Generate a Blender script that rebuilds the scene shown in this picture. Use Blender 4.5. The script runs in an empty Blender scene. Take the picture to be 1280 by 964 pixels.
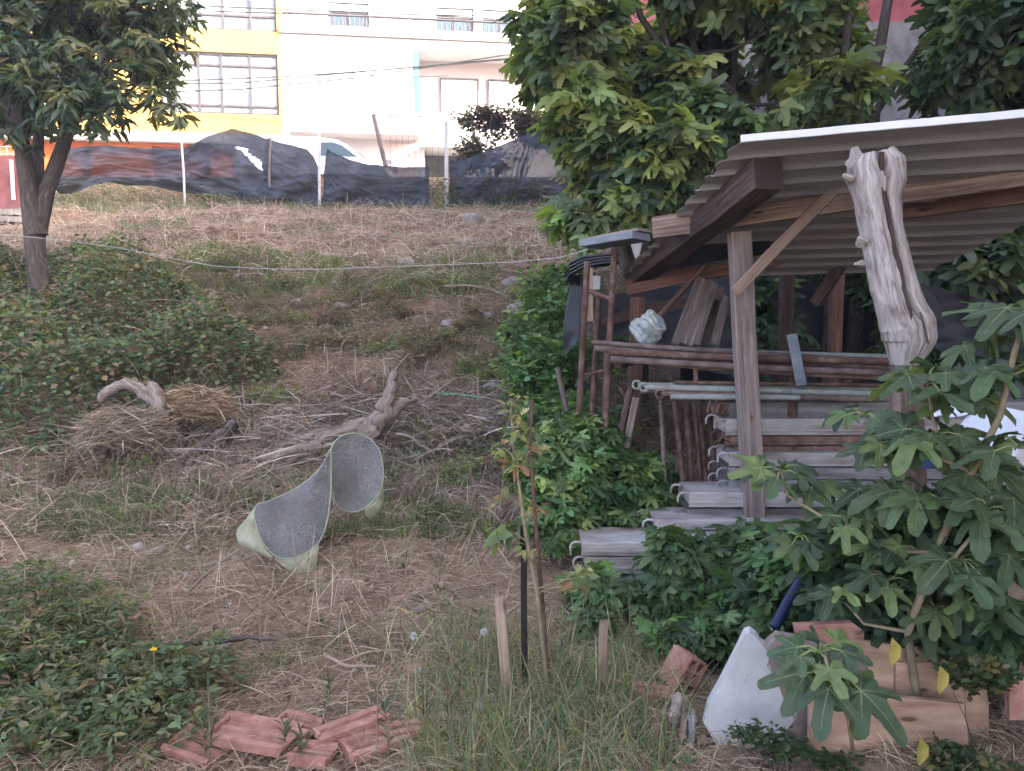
import bpy, math, random
import numpy as np
from mathutils import Vector, Matrix, noise as mnoise

random.seed(11)
rng = np.random.default_rng(11)
SC = bpy.context.scene
HAZE = .0028
DEN = True
COL = SC.collection
R = math.radians

# ------------------------------------------------------------------ camera
PITCH = math.atan(102 / 960)
CAMZ = 1.6
cam_d = bpy.data.cameras.new('camera'); cam_d.sensor_width = 36; cam_d.lens = 27; cam_d.clip_end = 2000; cam_d.clip_start = 0.05
cam = bpy.data.objects.new('camera', cam_d); COL.objects.link(cam)
cam.location = (0, 0, CAMZ); cam.rotation_euler = (math.pi / 2 - PITCH, 0, 0)
SC.camera = cam
_f = np.array([0, math.cos(PITCH), -math.sin(PITCH)]); _u = np.array([0, math.sin(PITCH), math.cos(PITCH)])


def ray(px, py):
    return np.array([(px - 640) / 960, 0, 0]) + _u * ((482 - py) / 960) + _f


def P(px, py, Y):
    """survey helper: the point at distance Y (metres ahead) that the photo shows at px, py"""
    d = ray(px, py)
    return np.array([0, 0, CAMZ]) + d * (Y / d[1])


def sm(t):
    t = np.clip(t, 0, 1); return t * t * (3 - 2 * t)


def fbm(x, y, s=1.0, seed=0.0):
    """cheap smooth pseudo noise in about -1..1"""
    r = 0
    a = 1.0
    for k in range(4):
        q = s * 2 ** k
        r = r + a * (np.sin(x * q * 1.31 + y * q * .73 + seed + k * 1.7 + 1.5 * np.sin(y * q * .91 + seed * 2 + k)) *
                     np.cos(y * q * 1.17 - x * q * .47 + seed * 1.3 + k * 2.1 + 1.3 * np.sin(x * q * .83 + k)))
        a *= .55
    return r / 2.0


def gz(x, y):
    x = np.asarray(x, float); y = np.asarray(y, float)
    ys = y - 2.0 * sm((x - .6) / 1.6) * (1 - sm((y - 12) / 5))
    ys = ys + .25 * np.sin(x * .9 + .5) * sm((y - 6) / 2) * (1 - sm((y - 16) / 2))
    z = np.interp(ys, [-400, 4.8, 6, 7.5, 9, 10.5, 11.5, 14, 19.3, 20.3, 21.2, 2000], [0, 0, .15, .5, 1.1, 1.75, 2.2, 2.8, 4.0, 4.5, 5.0, 5.0])
    amp = .02 + .11 * sm((y - 6) / 3) * (1 - sm((y - 17) / 3))
    amp = amp * (1 - sm((y - 20) / 1.2)) * (1 - sm((-y) / 3))
    return z + amp * fbm(x, y, 1.1, 3.0) + .5 * amp * fbm(x, y, 5.0, 1.0)


def g1(x, y):
    return float(gz(x, y))


def G(px, py, y0=1.5, y1=21):
    """point of the ground seen at px, py"""
    Y = y0
    while Y < y1:
        p = P(px, py, Y)
        if p[2] <= g1(p[0], p[1]):
            lo, hi = Y - .16, Y
            for _ in range(6):
                Y = (lo + hi) / 2; p = P(px, py, Y)
                if p[2] <= g1(p[0], p[1]): hi = Y
                else: lo = Y
            return P(px, py, hi)
        Y += .16
    return P(px, py, Y)


# ------------------------------------------------------------------ tagging
def tag(o, label=None, cat=None, group=None, kind=None):
    if label: o['label'] = label
    if cat: o['category'] = cat
    if group: o['group'] = group
    if kind: o['kind'] = kind
    return o


def thing(name, label, cat, loc=(0, 0, 0), group=None):
    o = bpy.data.objects.new(name, None); COL.objects.link(o)
    o.location = [float(v) for v in loc]; o.empty_display_size = .1
    return tag(o, label, cat, group)


def link_mesh(name, me, mat, parent):
    o = bpy.data.objects.new(name, me); COL.objects.link(o)
    for m in (mat if isinstance(mat, (list, tuple)) else [mat]):
        me.materials.append(m)
    if parent is not None:
        o.parent = parent
        o.matrix_parent_inverse = Matrix.Translation(-world_loc(parent))
    else:
        co = np.empty(len(me.vertices) * 3, np.float32); me.vertices.foreach_get('co', co); co = co.reshape(-1, 3)
        lo, hi = co.min(0), co.max(0); c = Vector(((lo[0] + hi[0]) / 2, (lo[1] + hi[1]) / 2, lo[2]))
        me.transform(Matrix.Translation(-c)); o.location = c
    return o


def world_loc(o):
    return Vector(o.location) if o.parent is None else Vector((0, 0, 0))


# ------------------------------------------------------------------ mesh builder
class MB:
    def __init__(s):
        s.v = []; s.f = []; s.uv = []; s.mi = []; s.smooth = []

    def add(s, vs, fs, uvs=None, smooth=False, mi=0):
        b = len(s.v)
        s.v += [tuple(map(float, p)) for p in vs]
        for k, f in enumerate(fs):
            s.f.append([b + i for i in f])
            s.uv.append(uvs[k] if uvs else [(vs[i][0], vs[i][2]) for i in f])
            s.smooth.append(smooth); s.mi.append(mi)
        return s

    def loft(s, rings, closed=True, smooth=True, caps=True, us=None, mi=0):
        """rings: list of (n,3) arrays"""
        n = len(rings[0]); vs = [p for r in rings for p in r]
        fs, uv = [], []
        per = np.linalg.norm(np.roll(rings[0], -1, 0) - rings[0], axis=1); cum = np.concatenate([[0], np.cumsum(per)])
        if us is None:
            cs = [np.mean(r, axis=0) for r in rings]; us = [0]
            for a, b in zip(cs[:-1], cs[1:]): us.append(us[-1] + float(np.linalg.norm(b - a)))
        m = n if closed else n - 1
        for k in range(len(rings) - 1):
            for i in range(m):
                j = (i + 1) % n
                fs.append((k * n + i, k * n + j, (k + 1) * n + j, (k + 1) * n + i))
                uv.append([(us[k], cum[i]), (us[k], cum[i + 1]), (us[k + 1], cum[i + 1]), (us[k + 1], cum[i])])
        s.add(vs, fs, uv, smooth, mi)
        if caps and closed:
            for r, rev in ((rings[0], True), (rings[-1], False)):
                idx = list(range(n))
                if rev: idx = idx[::-1]
                c = np.mean(r, axis=0)
                s.add(list(r), [idx], [[(float(r[i][0] - c[0]) * .15 + 9, float(np.linalg.norm(r[i] - c)) * (1 if i % 2 else -1)) for i in idx]], False, mi)
        return s

    def beam(s, p0, p1, w, h, up=(0, 0, 1), jit=.0015, ch=.004, segs=None, bow=0, smooth=False, mi=0):
        """long timber/bar with chamfered edges; w = sideways, h = along up"""
        p0 = np.array(p0, float); p1 = np.array(p1, float)
        L = np.linalg.norm(p1 - p0); d = (p1 - p0) / L
        up = np.array(up, float)
        if abs(np.dot(up, d)) > .95: up = np.array([0., 1., 0.])
        x = np.cross(d, up); x /= np.linalg.norm(x); z = np.cross(x, d)
        segs = segs or max(1, int(L / .25)); ch = min(ch, w * .3, h * .3)
        prof = [(-w / 2 + ch, -h / 2), (w / 2 - ch, -h / 2), (w / 2, -h / 2 + ch), (w / 2, h / 2 - ch), (w / 2 - ch, h / 2), (-w / 2 + ch, h / 2), (-w / 2, h / 2 - ch), (-w / 2, -h / 2 + ch)]
        rings = []
        for k in range(segs + 1):
            t = k / segs; c = p0 + d * L * t + z * bow * math.sin(math.pi * t)
            jx, jz = (rng.normal(0, jit), rng.normal(0, jit))
            rings.append(np.array([c + x * (a * (1 + rng.normal(0, jit * 2)) + jx) + z * (b + jz) for a, b in prof]))
        s.loft(rings, True, smooth, True, mi=mi); return s

    def tube(s, pts, rad, n=8, smooth=True, caps=True, wob=0, fn=None, mi=0):
        pts = [np.array(p, float) for p in pts]
        if not hasattr(rad, '__len__'): rad = [rad] * len(pts)
        rings = []; prev = None
        for k, p in enumerate(pts):
            if k == 0: d = pts[1] - p
            elif k == len(pts) - 1: d = p - pts[k - 1]
            else: d = pts[k + 1] - pts[k - 1]
            d = d / (np.linalg.norm(d) + 1e-9)
            if prev is None:
                a = np.array([0, 0, 1.]) if abs(d[2]) < .9 else np.array([0, 1., 0])
                x = np.cross(d, a)
            else:
                x = prev - d * np.dot(prev, d)
            x /= np.linalg.norm(x); prev = x; y = np.cross(d, x)
            r = []
            for i in range(n):
                an = 2 * math.pi * i / n
                q = rad[k] * (1 + (rng.normal(0, wob) if wob else 0))
                if fn: q *= fn(an, k / (len(pts) - 1), p)
                r.append(p + q * (x * math.cos(an) + y * math.sin(an)))
            rings.append(np.array(r))
        s.loft(rings, True, smooth, caps, mi=mi); return s

    def box(s, c, size, rot=0.0, jit=0, mi=0, tilt=None):
        c = np.array(c, float); sx, sy, sz = [v / 2 for v in size]
        vs = np.array([(-sx, -sy, -sz), (sx, -sy, -sz), (sx, sy, -sz), (-sx, sy, -sz), (-sx, -sy, sz), (sx, -sy, sz), (sx, sy, sz), (-sx, sy, sz)])
        if jit: vs = vs + rng.normal(0, jit, vs.shape)
        M = np.array(Matrix.Rotation(rot, 3, 'Z'))
        if tilt is not None: M = M @ np.array(Matrix.Rotation(tilt[0], 3, 'X')) @ np.array(Matrix.Rotation(tilt[1], 3, 'Y'))
        lv = vs.copy(); vs = vs @ M.T + c
        fs = [(0, 3, 2, 1), (4, 5, 6, 7), (0, 1, 5, 4), (1, 2, 6, 5), (2, 3, 7, 6), (3, 0, 4, 7)]
        ax = [(0, 1), (0, 1), (0, 2), (1, 2), (0, 2), (1, 2)]
        uv = [[(lv[i][a], lv[i][b]) for i in f] for f, (a, b) in zip(fs, ax)]
        s.add(list(vs), fs, uv, False, mi); return s

    def build(s, name, mat, parent=None):
        me = bpy.data.meshes.new(name)
        me.from_pydata(s.v, [], s.f); me.polygons.foreach_set('use_smooth', s.smooth)
        me.polygons.foreach_set('material_index', s.mi)
        uvl = me.uv_layers.new(name='UVMap')
        flat = [c for f in s.uv for p in f for c in (float(p[0]), float(p[1]))]
        uvl.data.foreach_set('uv', flat)
        me.update()
        return link_mesh(name, me, mat, parent)


def trimesh(name, V, F, mat, parent=None, col=None, uv=None, smooth=True, quads=False):
    """fast mesh from arrays; F (m,3) or (m,4)"""
    V = np.ascontiguousarray(V, np.float32); F = np.ascontiguousarray(F, np.int32)
    k = F.shape[1]
    me = bpy.data.meshes.new(name)
    me.vertices.add(len(V)); me.vertices.foreach_set('co', V.ravel())
    me.loops.add(F.size); me.loops.foreach_set('vertex_index', F.ravel())
    me.polygons.add(len(F)); me.polygons.foreach_set('loop_start', np.arange(0, F.size, k, dtype=np.int32))
    me.polygons.foreach_set('use_smooth', np.full(len(F), smooth))
    if col is not None:
        a = me.color_attributes.new('Col', 'FLOAT_COLOR', 'POINT')
        c4 = np.ones((len(V), 4), np.float32); c4[:, :3] = col
        a.data.foreach_set('color', c4.ravel())
    if uv is not None:
        l = me.uv_layers.new(name='UVMap'); l.data.foreach_set('uv', np.ascontiguousarray(uv[F.ravel()], np.float32).ravel())
    me.update(calc_edges=True)
    return link_mesh(name, me, mat, parent)


class Geo:
    """accumulates arrays of triangles with colours"""
    def __init__(s): s.V = []; s.F = []; s.C = []; s.n = 0

    def add(s, V, F, C):
        s.V.append(V.reshape(-1, 3)); s.F.append(F.reshape(-1, 3) + s.n); s.C.append(C.reshape(-1, 3)); s.n += len(V.reshape(-1, 3))

    def build(s, name, mat, parent=None):
        return trimesh(name, np.concatenate(s.V), np.concatenate(s.F), mat, parent, np.clip(np.concatenate(s.C), 0.003, 1))


def frames(d, n):
    y = d / (np.linalg.norm(d, axis=1, keepdims=True) + 1e-9)
    x = np.cross(y, n); x /= (np.linalg.norm(x, axis=1, keepdims=True) + 1e-9)
    z = np.cross(x, y)
    return np.stack([x, y, z], axis=2)


def leaves(geo, tpl, pos, d, n, scale, col, tcol=None, tc2=(.32, .36, .17)):
    tv, tf = tpl[0], tpl[1]
    N = len(pos); M = frames(d, n)
    sc = np.asarray(scale, float)
    if sc.ndim == 1: sc = sc[:, None, None]
    else: sc = sc[:, None, :]
    lv = tv[None] * sc
    V = np.einsum('nij,nvj->nvi', M, lv) + pos[:, None, :]
    F = tf[None] + (np.arange(N) * len(tv))[:, None, None]
    C = np.repeat(col[:, None, :], len(tv), 1)
    if len(tpl) > 2:
        m = tpl[2][None, :, None]; C = C * (1 - m) + np.array(tc2) * m
    geo.add(V, F, C)


def blades(geo, pos, az, el, L, w, curl, col, segs=3, roll=None):
    """curved strips: grass, straw, stalk leaves"""
    N = len(pos); t = np.linspace(0, 1, segs + 1)
    dx = np.cos(az); dy = np.sin(az)
    hor = (t[None] * np.cos(el)[:, None]) * L[:, None]
    ver = (t[None] * np.sin(el)[:, None] - curl[:, None] * t[None] ** 2) * L[:, None]
    side = rng.normal(0, .10, (N, 1)) * L[:, None] * (t[None] ** 2)
    c = np.stack([pos[:, 0, None] + hor * dx[:, None] - side * dy[:, None], pos[:, 1, None] + hor * dy[:, None] + side * dx[:, None], pos[:, 2, None] + ver], 2)
    rl = rng.uniform(0, math.pi, N) if roll is None else roll
    s = np.stack([-dy * np.cos(rl), dx * np.cos(rl), np.sin(rl)], 1)
    wd = w[:, None] * np.interp(t, [0, .5, 1], [.8, 1, .15])[None]
    A = c + s[:, None, :] * wd[:, :, None] * .5; B = c - s[:, None, :] * wd[:, :, None] * .5
    V = np.stack([A, B], 2).reshape(N, -1, 3)
    f = []
    for k in range(segs):
        a, b, c_, d_ = 2 * k, 2 * k + 1, 2 * k + 3, 2 * k + 2
        f += [(a, b, c_), (a, c_, d_)]
    F = np.array(f)[None] + (np.arange(N) * V.shape[1])[:, None, None]
    geo.add(V, F, np.repeat(col[:, None, :], V.shape[1], 1))


def rcol(n, base, var=.25, hue=.1):
    base = np.array(base, float)
    if base.ndim == 2: base = base[rng.integers(0, len(base), n)]
    else: base = np.repeat(base[None], n, 0)
    return base * (1 + rng.normal(0, var, (n, 1))).clip(.35, 2.2) * (1 + rng.normal(0, hue, (n, 3)))


def unit(v): return v / (np.linalg.norm(v, axis=-1, keepdims=True) + 1e-9)


# ------------------------------------------------------------------ leaf templates (unit length, tip +y, normal +z)
def tpl_oval(wid=.5, bend=.25, fold=.15):
    t = np.array([0, .3, .65, 1.0]); w = np.array([.0, .9, .85, 0]) * wid / 2
    v = [(0, 0, 0)]; f = []
    v += [(-w[1], t[1], fold * w[1] - bend * t[1] ** 2), (0, t[1], -bend * t[1] ** 2 - fold * .2), (w[1], t[1], fold * w[1] - bend * t[1] ** 2)]
    v += [(-w[2], t[2], fold * w[2] - bend * t[2] ** 2), (0, t[2], -bend * t[2] ** 2 - fold * .2), (w[2], t[2], fold * w[2] - bend * t[2] ** 2)]
    v += [(0, 1, -bend)]
    f = [(0, 2, 1), (0, 3, 2), (1, 2, 5), (1, 5, 4), (2, 3, 6), (2, 6, 5), (4, 5, 7), (5, 6, 7)]
    return np.array(v, float), np.array(f)


def tpl_fig(detail=1, lob=1.0, bend=.22, seed=0):
    bend = bend + .12 * math.sin(seed * 2.3)
    """palmate lobed leaf with the stalk joint at the origin"""
    r_ = random.Random(seed)
    lobes = [(90, 1.0, 19), (90 - 52, .88, 18), (90 + 52, .88, 18), (90 - 112, .58, 26), (90 + 112, .58, 26)]
    lobes = [(a + r_.uniform(-5, 5), l * r_.uniform(.9, 1.08), w * r_.uniform(.9, 1.15)) for a, l, w in lobes]
    n = 46 if detail == 2 else 22
    if detail == 2:
        ang = np.linspace(-62, 242, n)
    else:
        ang = np.array([-60, -38, -18, -2, 14, 28, 40, 52, 64, 78, 90, 102, 116, 128, 140, 152, 166, 182, 198, 218, 240], float)
        n = len(ang)
    rr = np.zeros(n)
    for a, l, w in lobes:
        dd = np.abs(ang - a)
        rr = np.maximum(rr, l * np.exp(-(dd / w) ** 2.9 * .6))
    base = .47 + .12 * (1 - lob)
    rr = np.maximum(rr, base * (1 + .0 * ang)); rr[0] *= .5; rr[-1] *= .5
    if detail == 2: rr = rr * (1 + .03 * np.sin(ang * .9) + rng.normal(0, .012, n))
    a = np.radians(ang); v = [(0, 0, 0)]
    fr = [.5, 1] if detail == 1 else [.35, .7, 1]
    lobea = np.array([l[0] for l in lobes])
    for q in fr:
        for i in range(n):
            r0 = rr[i] * q
            near = np.exp(-(np.min(np.abs(ang[i] - lobea)) / 14) ** 2)
            z = -bend * r0 ** 2 - .05 * near * q + (.05 * math.sin(ang[i] * .11 + seed) * q) + ((rng.normal(0, .006) + .035 * q * math.sin(ang[i] * .33 + seed * 2)) if detail == 2 else 0)
            v.append((r0 * math.cos(a[i]), r0 * math.sin(a[i]), z))
    f = []
    for i in range(n - 1): f.append((0, 1 + i, 2 + i))
    for k in range(len(fr) - 1):
        for i in range(n - 1):
            p, q, r0, s0 = 1 + k * n + i, 2 + k * n + i, 2 + (k + 1) * n + i, 1 + (k + 1) * n + i
            f += [(p, s0, r0), (p, r0, q)]
    m = [0.0] * len(v)
    # veins
    if detail == 2:
        for A, l, w in lobes:
            ar = math.radians(A); dx, dy = math.cos(ar), math.sin(ar); px, py = -dy, dx
            b = len(v); T = [0, .3, .6, .88]
            for t in T:
                ww = .014 * (1 - t * .8) * (l + .3); r0 = t * l * .97
                zz = -bend * r0 ** 2 - .05 * t + .05 * math.sin(A * .11 + seed) * t + .008
                for sg in (-1, 1):
                    v.append((dx * r0 + px * ww * sg, dy * r0 + py * ww * sg, zz)); m.append(1.0)
            for k in range(len(T) - 1):
                p = b + 2 * k; f += [(p, p + 2, p + 3), (p, p + 3, p + 1)]
            for t in (.28, .45, .62):
                for sg in (-1, 1):
                    r0 = t * l; r1 = r0 + .16 * l; b = len(v)
                    ox, oy = px * sg * .15 * l * (1.1 - t), py * sg * .15 * l * (1.1 - t)
                    z0 = -bend * r0 ** 2 - .05 * t + .05 * math.sin(A * .11 + seed) * t + .008
                    z1 = -bend * (r1 ** 2) + .05 * math.sin(A * .11 + seed) * t + .004
                    v += [(dx * r0, dy * r0, z0), (dx * (r0 + .012), dy * (r0 + .012), z0), (dx * r1 + ox, dy * r1 + oy, z1)]
                    m += [.6, .6, .25]; f.append((b, b + 1, b + 2) if sg < 0 else (b, b + 2, b + 1))
    return np.array(v, float), np.array(f), np.array(m)


OVAL = tpl_oval(.55, .2, .2); LONG = tpl_oval(.3, .35, .25); THIN = tpl_oval(.16, .3, .2); ROUND = tpl_oval(.8, .15, .15)
FIG1 = [tpl_fig(1, 1, .3, k) for k in range(4)]
FIG2 = [tpl_fig(2, 1, .28, k) for k in range(5)]


# ------------------------------------------------------------------ materials
class NT:
    def __init__(s, name):
        s.m = bpy.data.materials.new(name); s.m.use_nodes = True
        s.t = s.m.node_tree; s.n = s.t.nodes; s.l = s.t.links
        s.b = s.n['Principled BSDF']; s.out = s.n['Material Output']

    def node(s, typ, **kw):
        n = s.n.new(typ)
        for k, v in kw.items():
            if k in n.inputs: n.inputs[k].default_value = v
            else: setattr(n, k, v)
        return n

    def link(s, a, b): s.l.new(a, b)

    def coord(s, kind='Object', scale=(1, 1, 1), rnd=True):
        tc = s.node('ShaderNodeTexCoord'); mp = s.node('ShaderNodeMapping'); mp.inputs['Scale'].default_value = scale
        if rnd:
            oi = s.node('ShaderNodeObjectInfo'); ml = s.node('ShaderNodeMath', operation='MULTIPLY'); ml.inputs[1].default_value = 37.0
            s.link(oi.outputs['Random'], ml.inputs[0]); ad = s.node('ShaderNodeVectorMath', operation='ADD')
            s.link(tc.outputs[kind], ad.inputs[0]); s.link(ml.outputs[0], ad.inputs[1]); s.link(ad.outputs[0], mp.inputs['Vector'])
        else:
            s.link(tc.outputs[kind], mp.inputs['Vector'])
        return mp.outputs[0]

    def noise(s, vec, scale=5, detail=5, rough=.6, dist=0):
        n = s.node('ShaderNodeTexNoise'); n.inputs['Scale'].default_value = scale; n.inputs['Detail'].default_value = detail
        n.inputs['Roughness'].default_value = rough; n.inputs['Distortion'].default_value = dist
        s.link(vec, n.inputs['Vector']); return n.outputs['Fac']

    def ramp(s, fac, stops):
        r = s.node('ShaderNodeValToRGB'); e = r.color_ramp.elements
        while len(e) < len(stops): e.new(.5)
        for k, (p, c) in enumerate(stops): e[k].position = p; e[k].color = (*c, 1) if len(c) == 3 else c
        s.link(fac, r.inputs[0]); return r.outputs[0]

    def mix(s, fac, a, b, mode='MIX'):
        m = s.node('ShaderNodeMix', data_type='RGBA', blend_type=mode)
        for v, k in ((fac, 0), (a, 6), (b, 7)):
            if isinstance(v, (int, float)): m.inputs[k].default_value = v
            elif isinstance(v, tuple): m.inputs[k].default_value = (*v, 1)
            else: s.link(v, m.inputs[k])
        return m.outputs[2]

    def bump(s, h, strength=.4, dist=.01):
        b = s.node('ShaderNodeBump'); b.inputs['Strength'].default_value = strength; b.inputs['Distance'].default_value = dist
        s.link(h, b.inputs['Height']); s.link(b.outputs[0], s.b.inputs['Normal'])

    def fin(s, col, rough=.8, metal=0, spec=.3):
        if isinstance(col, tuple): s.b.inputs['Base Color'].default_value = (*col, 1)
        else: s.link(col, s.b.inputs['Base Color'])
        if isinstance(rough, (int, float)): s.b.inputs['Roughness'].default_value = rough
        else: s.link(rough, s.b.inputs['Roughness'])
        s.b.inputs['Metallic'].default_value = metal; s.b.inputs['Specular IOR Level'].default_value = spec
        return s.m


def m_wood(name, c1, c2, c3, rough=.85, grain=26):
    m = NT(name); v = m.coord('UV', (1.1, grain, 1)); g = m.noise(v, 1.6, 6, .65, .6)
    v2 = m.coord('UV', (1.6, 5, 1)); g2 = m.noise(v2, 1.2, 4, .6, .3)
    c = m.ramp(g, [(.3, c1), (.5, c2), (.68, c3)])
    st = m.ramp(g2, [(.3, (.45, .4, .38)), (.5, (1, 1, 1)), (.75, (1.15, 1.1, 1.05))])
    c = m.mix(.8, c, st, 'MULTIPLY')
    vo = m.node('ShaderNodeTexVoronoi'); vo.inputs['Scale'].default_value = 1.0; vv = m.coord('UV', (2.6, 9, 1)); m.link(vv, vo.inputs['Vector'])
    kn = m.ramp(vo.outputs['Distance'], [(.05, (.22, .17, .14)), (.11, (1, 1, 1))]); c = m.mix(.8, c, kn, 'MULTIPLY')
    oi = m.node('ShaderNodeObjectInfo'); hv = m.node('ShaderNodeMapRange'); m.link(oi.outputs['Random'], hv.inputs[0]); hv.inputs[3].default_value = .8; hv.inputs[4].default_value = 1.15
    hs = m.node('ShaderNodeHueSaturation'); m.link(hv.outputs[0], hs.inputs['Value']); m.link(c, hs.inputs['Color'])
    m.bump(g, .5, .004)
    return m.fin(hs.outputs[0], rough, 0, .2)


def m_noise(name, stops, scale=8, rough=.8, metal=0, spec=.3, bump=.3, bd=.005, kind='Object', detail=6, sc=(1, 1, 1), second=None):
    m = NT(name); v = m.coord(kind, sc); g = m.noise(v, scale, detail, .65); c = m.ramp(g, stops)
    if second:
        g2 = m.noise(v, second[0], 4, .6); c = m.mix(second[2] if len(second) > 2 else .8, c, m.ramp(g2, second[1]), 'MULTIPLY')
    m.bump(g, bump, bd); return m.fin(c, rough, metal, spec)


def m_leaf(name, trans=.3, rough=.5, spec=.35, tint=(1.5, 1.6, .6), bump=0):
    m = NT(name); a = m.node('ShaderNodeAttribute', attribute_name='Col')
    ac = a.outputs['Color']
    if bump:
        vv = m.coord('Object', (1, 1, 1), False); ac = m.mix(.85, ac, m.ramp(m.noise(vv, 22, 5, .7), [(.32, (.62, .66, .55)), (.5, (1, 1, 1)), (.68, (1.25, 1.2, 1.25))]), 'MULTIPLY')
    m.link(ac, m.b.inputs['Base Color']); m.b.inputs['Roughness'].default_value = rough; m.b.inputs['Specular IOR Level'].default_value = spec
    if bump:
        v = m.coord('Object', (1, 1, 1), False); g = m.noise(v, 60, 3, .6); m.bump(g, .4, .004)
    if trans:
        tr = m.node('ShaderNodeBsdfTranslucent'); c = m.mix(1.0, a.outputs['Color'], tint, 'MULTIPLY'); m.link(c, tr.inputs['Color'])
        mx = m.node('ShaderNodeMixShader'); mx.inputs[0].default_value = trans
        m.link(m.b.outputs[0], mx.inputs[1]); m.link(tr.outputs[0], mx.inputs[2]); m.link(mx.outputs[0], m.out.inputs['Surface'])
    return m.m


def m_net(name, col, hole=.3, freq=900):
    m = NT(name); v = m.coord('Object', (1, 1, 1), False); g = m.noise(v, 3, 4, .6)
    c = m.ramp(g, [(.3, tuple(x * .7 for x in col)), (.7, tuple(x * 1.3 for x in col))]); c = m.mix(.8, c, m.ramp(m.noise(v, 70 if hole > .3 else 25, 4, .7), [(.35, (.6, .6, .6) if hole > .3 else (.85, .85, .85)), (.6, (1.2, 1.2, 1.2) if hole > .3 else (1.08, 1.08, 1.08))]), 'MULTIPLY'); m.fin(c, .9, 0, .1)
    tr = m.node('ShaderNodeBsdfTransparent'); mx = m.node('ShaderNodeMixShader')
    n2 = m.noise(v, 1.2, 3, .6); mr = m.node('ShaderNodeMapRange'); m.link(n2, mr.inputs[0]); mr.inputs[1].default_value = .3; mr.inputs[2].default_value = .7
    mr.inputs[3].default_value = hole * .6; mr.inputs[4].default_value = hole * 1.4; m.link(mr.outputs[0], mx.inputs[0])
    m.link(m.b.outputs[0], mx.inputs[1]); m.link(tr.outputs[0], mx.inputs[2]); m.link(mx.outputs[0], m.out.inputs['Surface'])
    return m.m


M = {}
# ground
g_ = NT('soil'); v = g_.coord('Object', (1, 1, 1), False)
n1 = g_.noise(v, 1.3, 8, .65); n2 = g_.noise(v, 22, 8, .75); n3 = g_.noise(v, .5, 3, .5)
c = g_.ramp(n1, [(.3, (.23, .155, .105)), (.5, (.35, .25, .175)), (.7, (.46, .34, .245))])
c = g_.mix(.85, c, g_.ramp(n2, [(.3, (.35, .33, .3)), (.5, (.95, .93, .9)), (.72, (1.4, 1.35, 1.3))]), 'MULTIPLY')
c = g_.mix(g_.ramp(n3, [(.45, (0, 0, 0)), (.62, (.4, .4, .4))]), c, (.10, .11, .055))
n4 = g_.noise(v, 3.1, 6, .7); c = g_.mix(.7, c, g_.ramp(n4, [(.38, (.5, .46, .44)), (.52, (1, 1, 1))]), 'MULTIPLY')
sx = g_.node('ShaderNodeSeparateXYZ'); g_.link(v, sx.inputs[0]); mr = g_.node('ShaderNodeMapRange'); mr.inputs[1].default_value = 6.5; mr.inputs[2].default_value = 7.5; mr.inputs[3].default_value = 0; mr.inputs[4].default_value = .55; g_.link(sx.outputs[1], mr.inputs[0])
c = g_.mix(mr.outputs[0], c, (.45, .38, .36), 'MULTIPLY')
g_.bump(n2, .8, .03); M['soil'] = g_.fin(c, .95, 0, .1)
M['asphalt'] = m_noise('asphalt', [(.3, (.045, .045, .047)), (.7, (.08, .08, .08))], 30)
M['old_wood'] = m_wood('old_grey_wood', (.12, .092, .08), (.235, .19, .165), (.34, .29, .255))
M['beam_wood'] = m_wood('brown_beam_wood', (.08, .055, .042), (.20, .14, .11), (.33, .25, .20))
M['pine'] = m_wood('pale_pine_wood', (.20, .14, .10), (.30, .22, .165), (.40, .31, .24))
M['red_wood'] = m_wood('reddish_wood', (.07, .035, .028), (.14, .075, .055), (.22, .135, .10))
M['dark_wood'] = m_wood('dark_wood', (.028, .020, .018), (.07, .048, .04), (.13, .09, .07))
M['ply'] = m_wood('plywood', (.30, .18, .11), (.43, .285, .19), (.52, .37, .26), .8, 9)
M['rust'] = m_noise('rusty_steel', [(.25, (.045, .027, .024)), (.45, (.11, .062, .048)), (.6, (.18, .115, .092)), (.8, (.30, .235, .20))], 14, .85, .1, .3, .4, .003, second=(3, [(.35, (.6, .55, .5)), (.6, (1.1, 1.1, 1.1))]))
M['pipe_mix'] = m_noise('weathered_pipe', [(.25, (.06, .042, .036)), (.5, (.16, .115, .098)), (.75, (.28, .235, .205))], 10, .8, .15, .3, .3, .003)
M['green_pipe'] = m_noise('painted_grey_green_pipe', [(.3, (.14, .15, .13)), (.5, (.29, .32, .29)), (.75, (.24, .17, .13))], 6, .7, .1, .3, .3, .002)
M['galv'] = m_noise('galvanised_steel', [(.3, (.16, .155, .15)), (.5, (.27, .27, .27)), (.7, (.40, .40, .395))], 9, .5, .3, .5, .15, .002, sc=(.4, 1, 3), second=(2.2, [(.36, (.5, .4, .33)), (.5, (1, 1, 1))], .7))
M['white_metal'] = m_noise('dull_white_metal', [(.25, (.22, .19, .165)), (.45, (.42, .395, .37)), (.7, (.55, .53, .505))], 7, .6, .05, .3, .25, .004, sc=(.5, 1, 3), second=(2.5, [(.36, (.45, .36, .3)), (.52, (1, 1, 1))], .8))
M['rust_plank'] = m_noise('rusty_plank_steel', [(.3, (.10, .055, .045)), (.55, (.25, .155, .12)), (.8, (.40, .31, .26))], 12, .85, .05, .3, .4, .003)
M['roof_metal'] = m_noise('zinc_roof_sheet', [(.25, (.22, .20, .18)), (.5, (.31, .295, .275)), (.75, (.38, .365, .345))], 2.5, .6, .2, .4, .1, .002, sc=(.4, 3, 1))
b_ = NT('grey_bark'); v = b_.coord('UV', (2.5, 12, 1)); n = b_.noise(v, 2, 8, .7, .6)
c = b_.ramp(n, [(.3, (.04, .033, .028)), (.5, (.105, .085, .072)), (.7, (.19, .16, .14))]); b_.bump(n, .9, .015); M['bark'] = b_.fin(c, .9, 0, .2)
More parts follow.
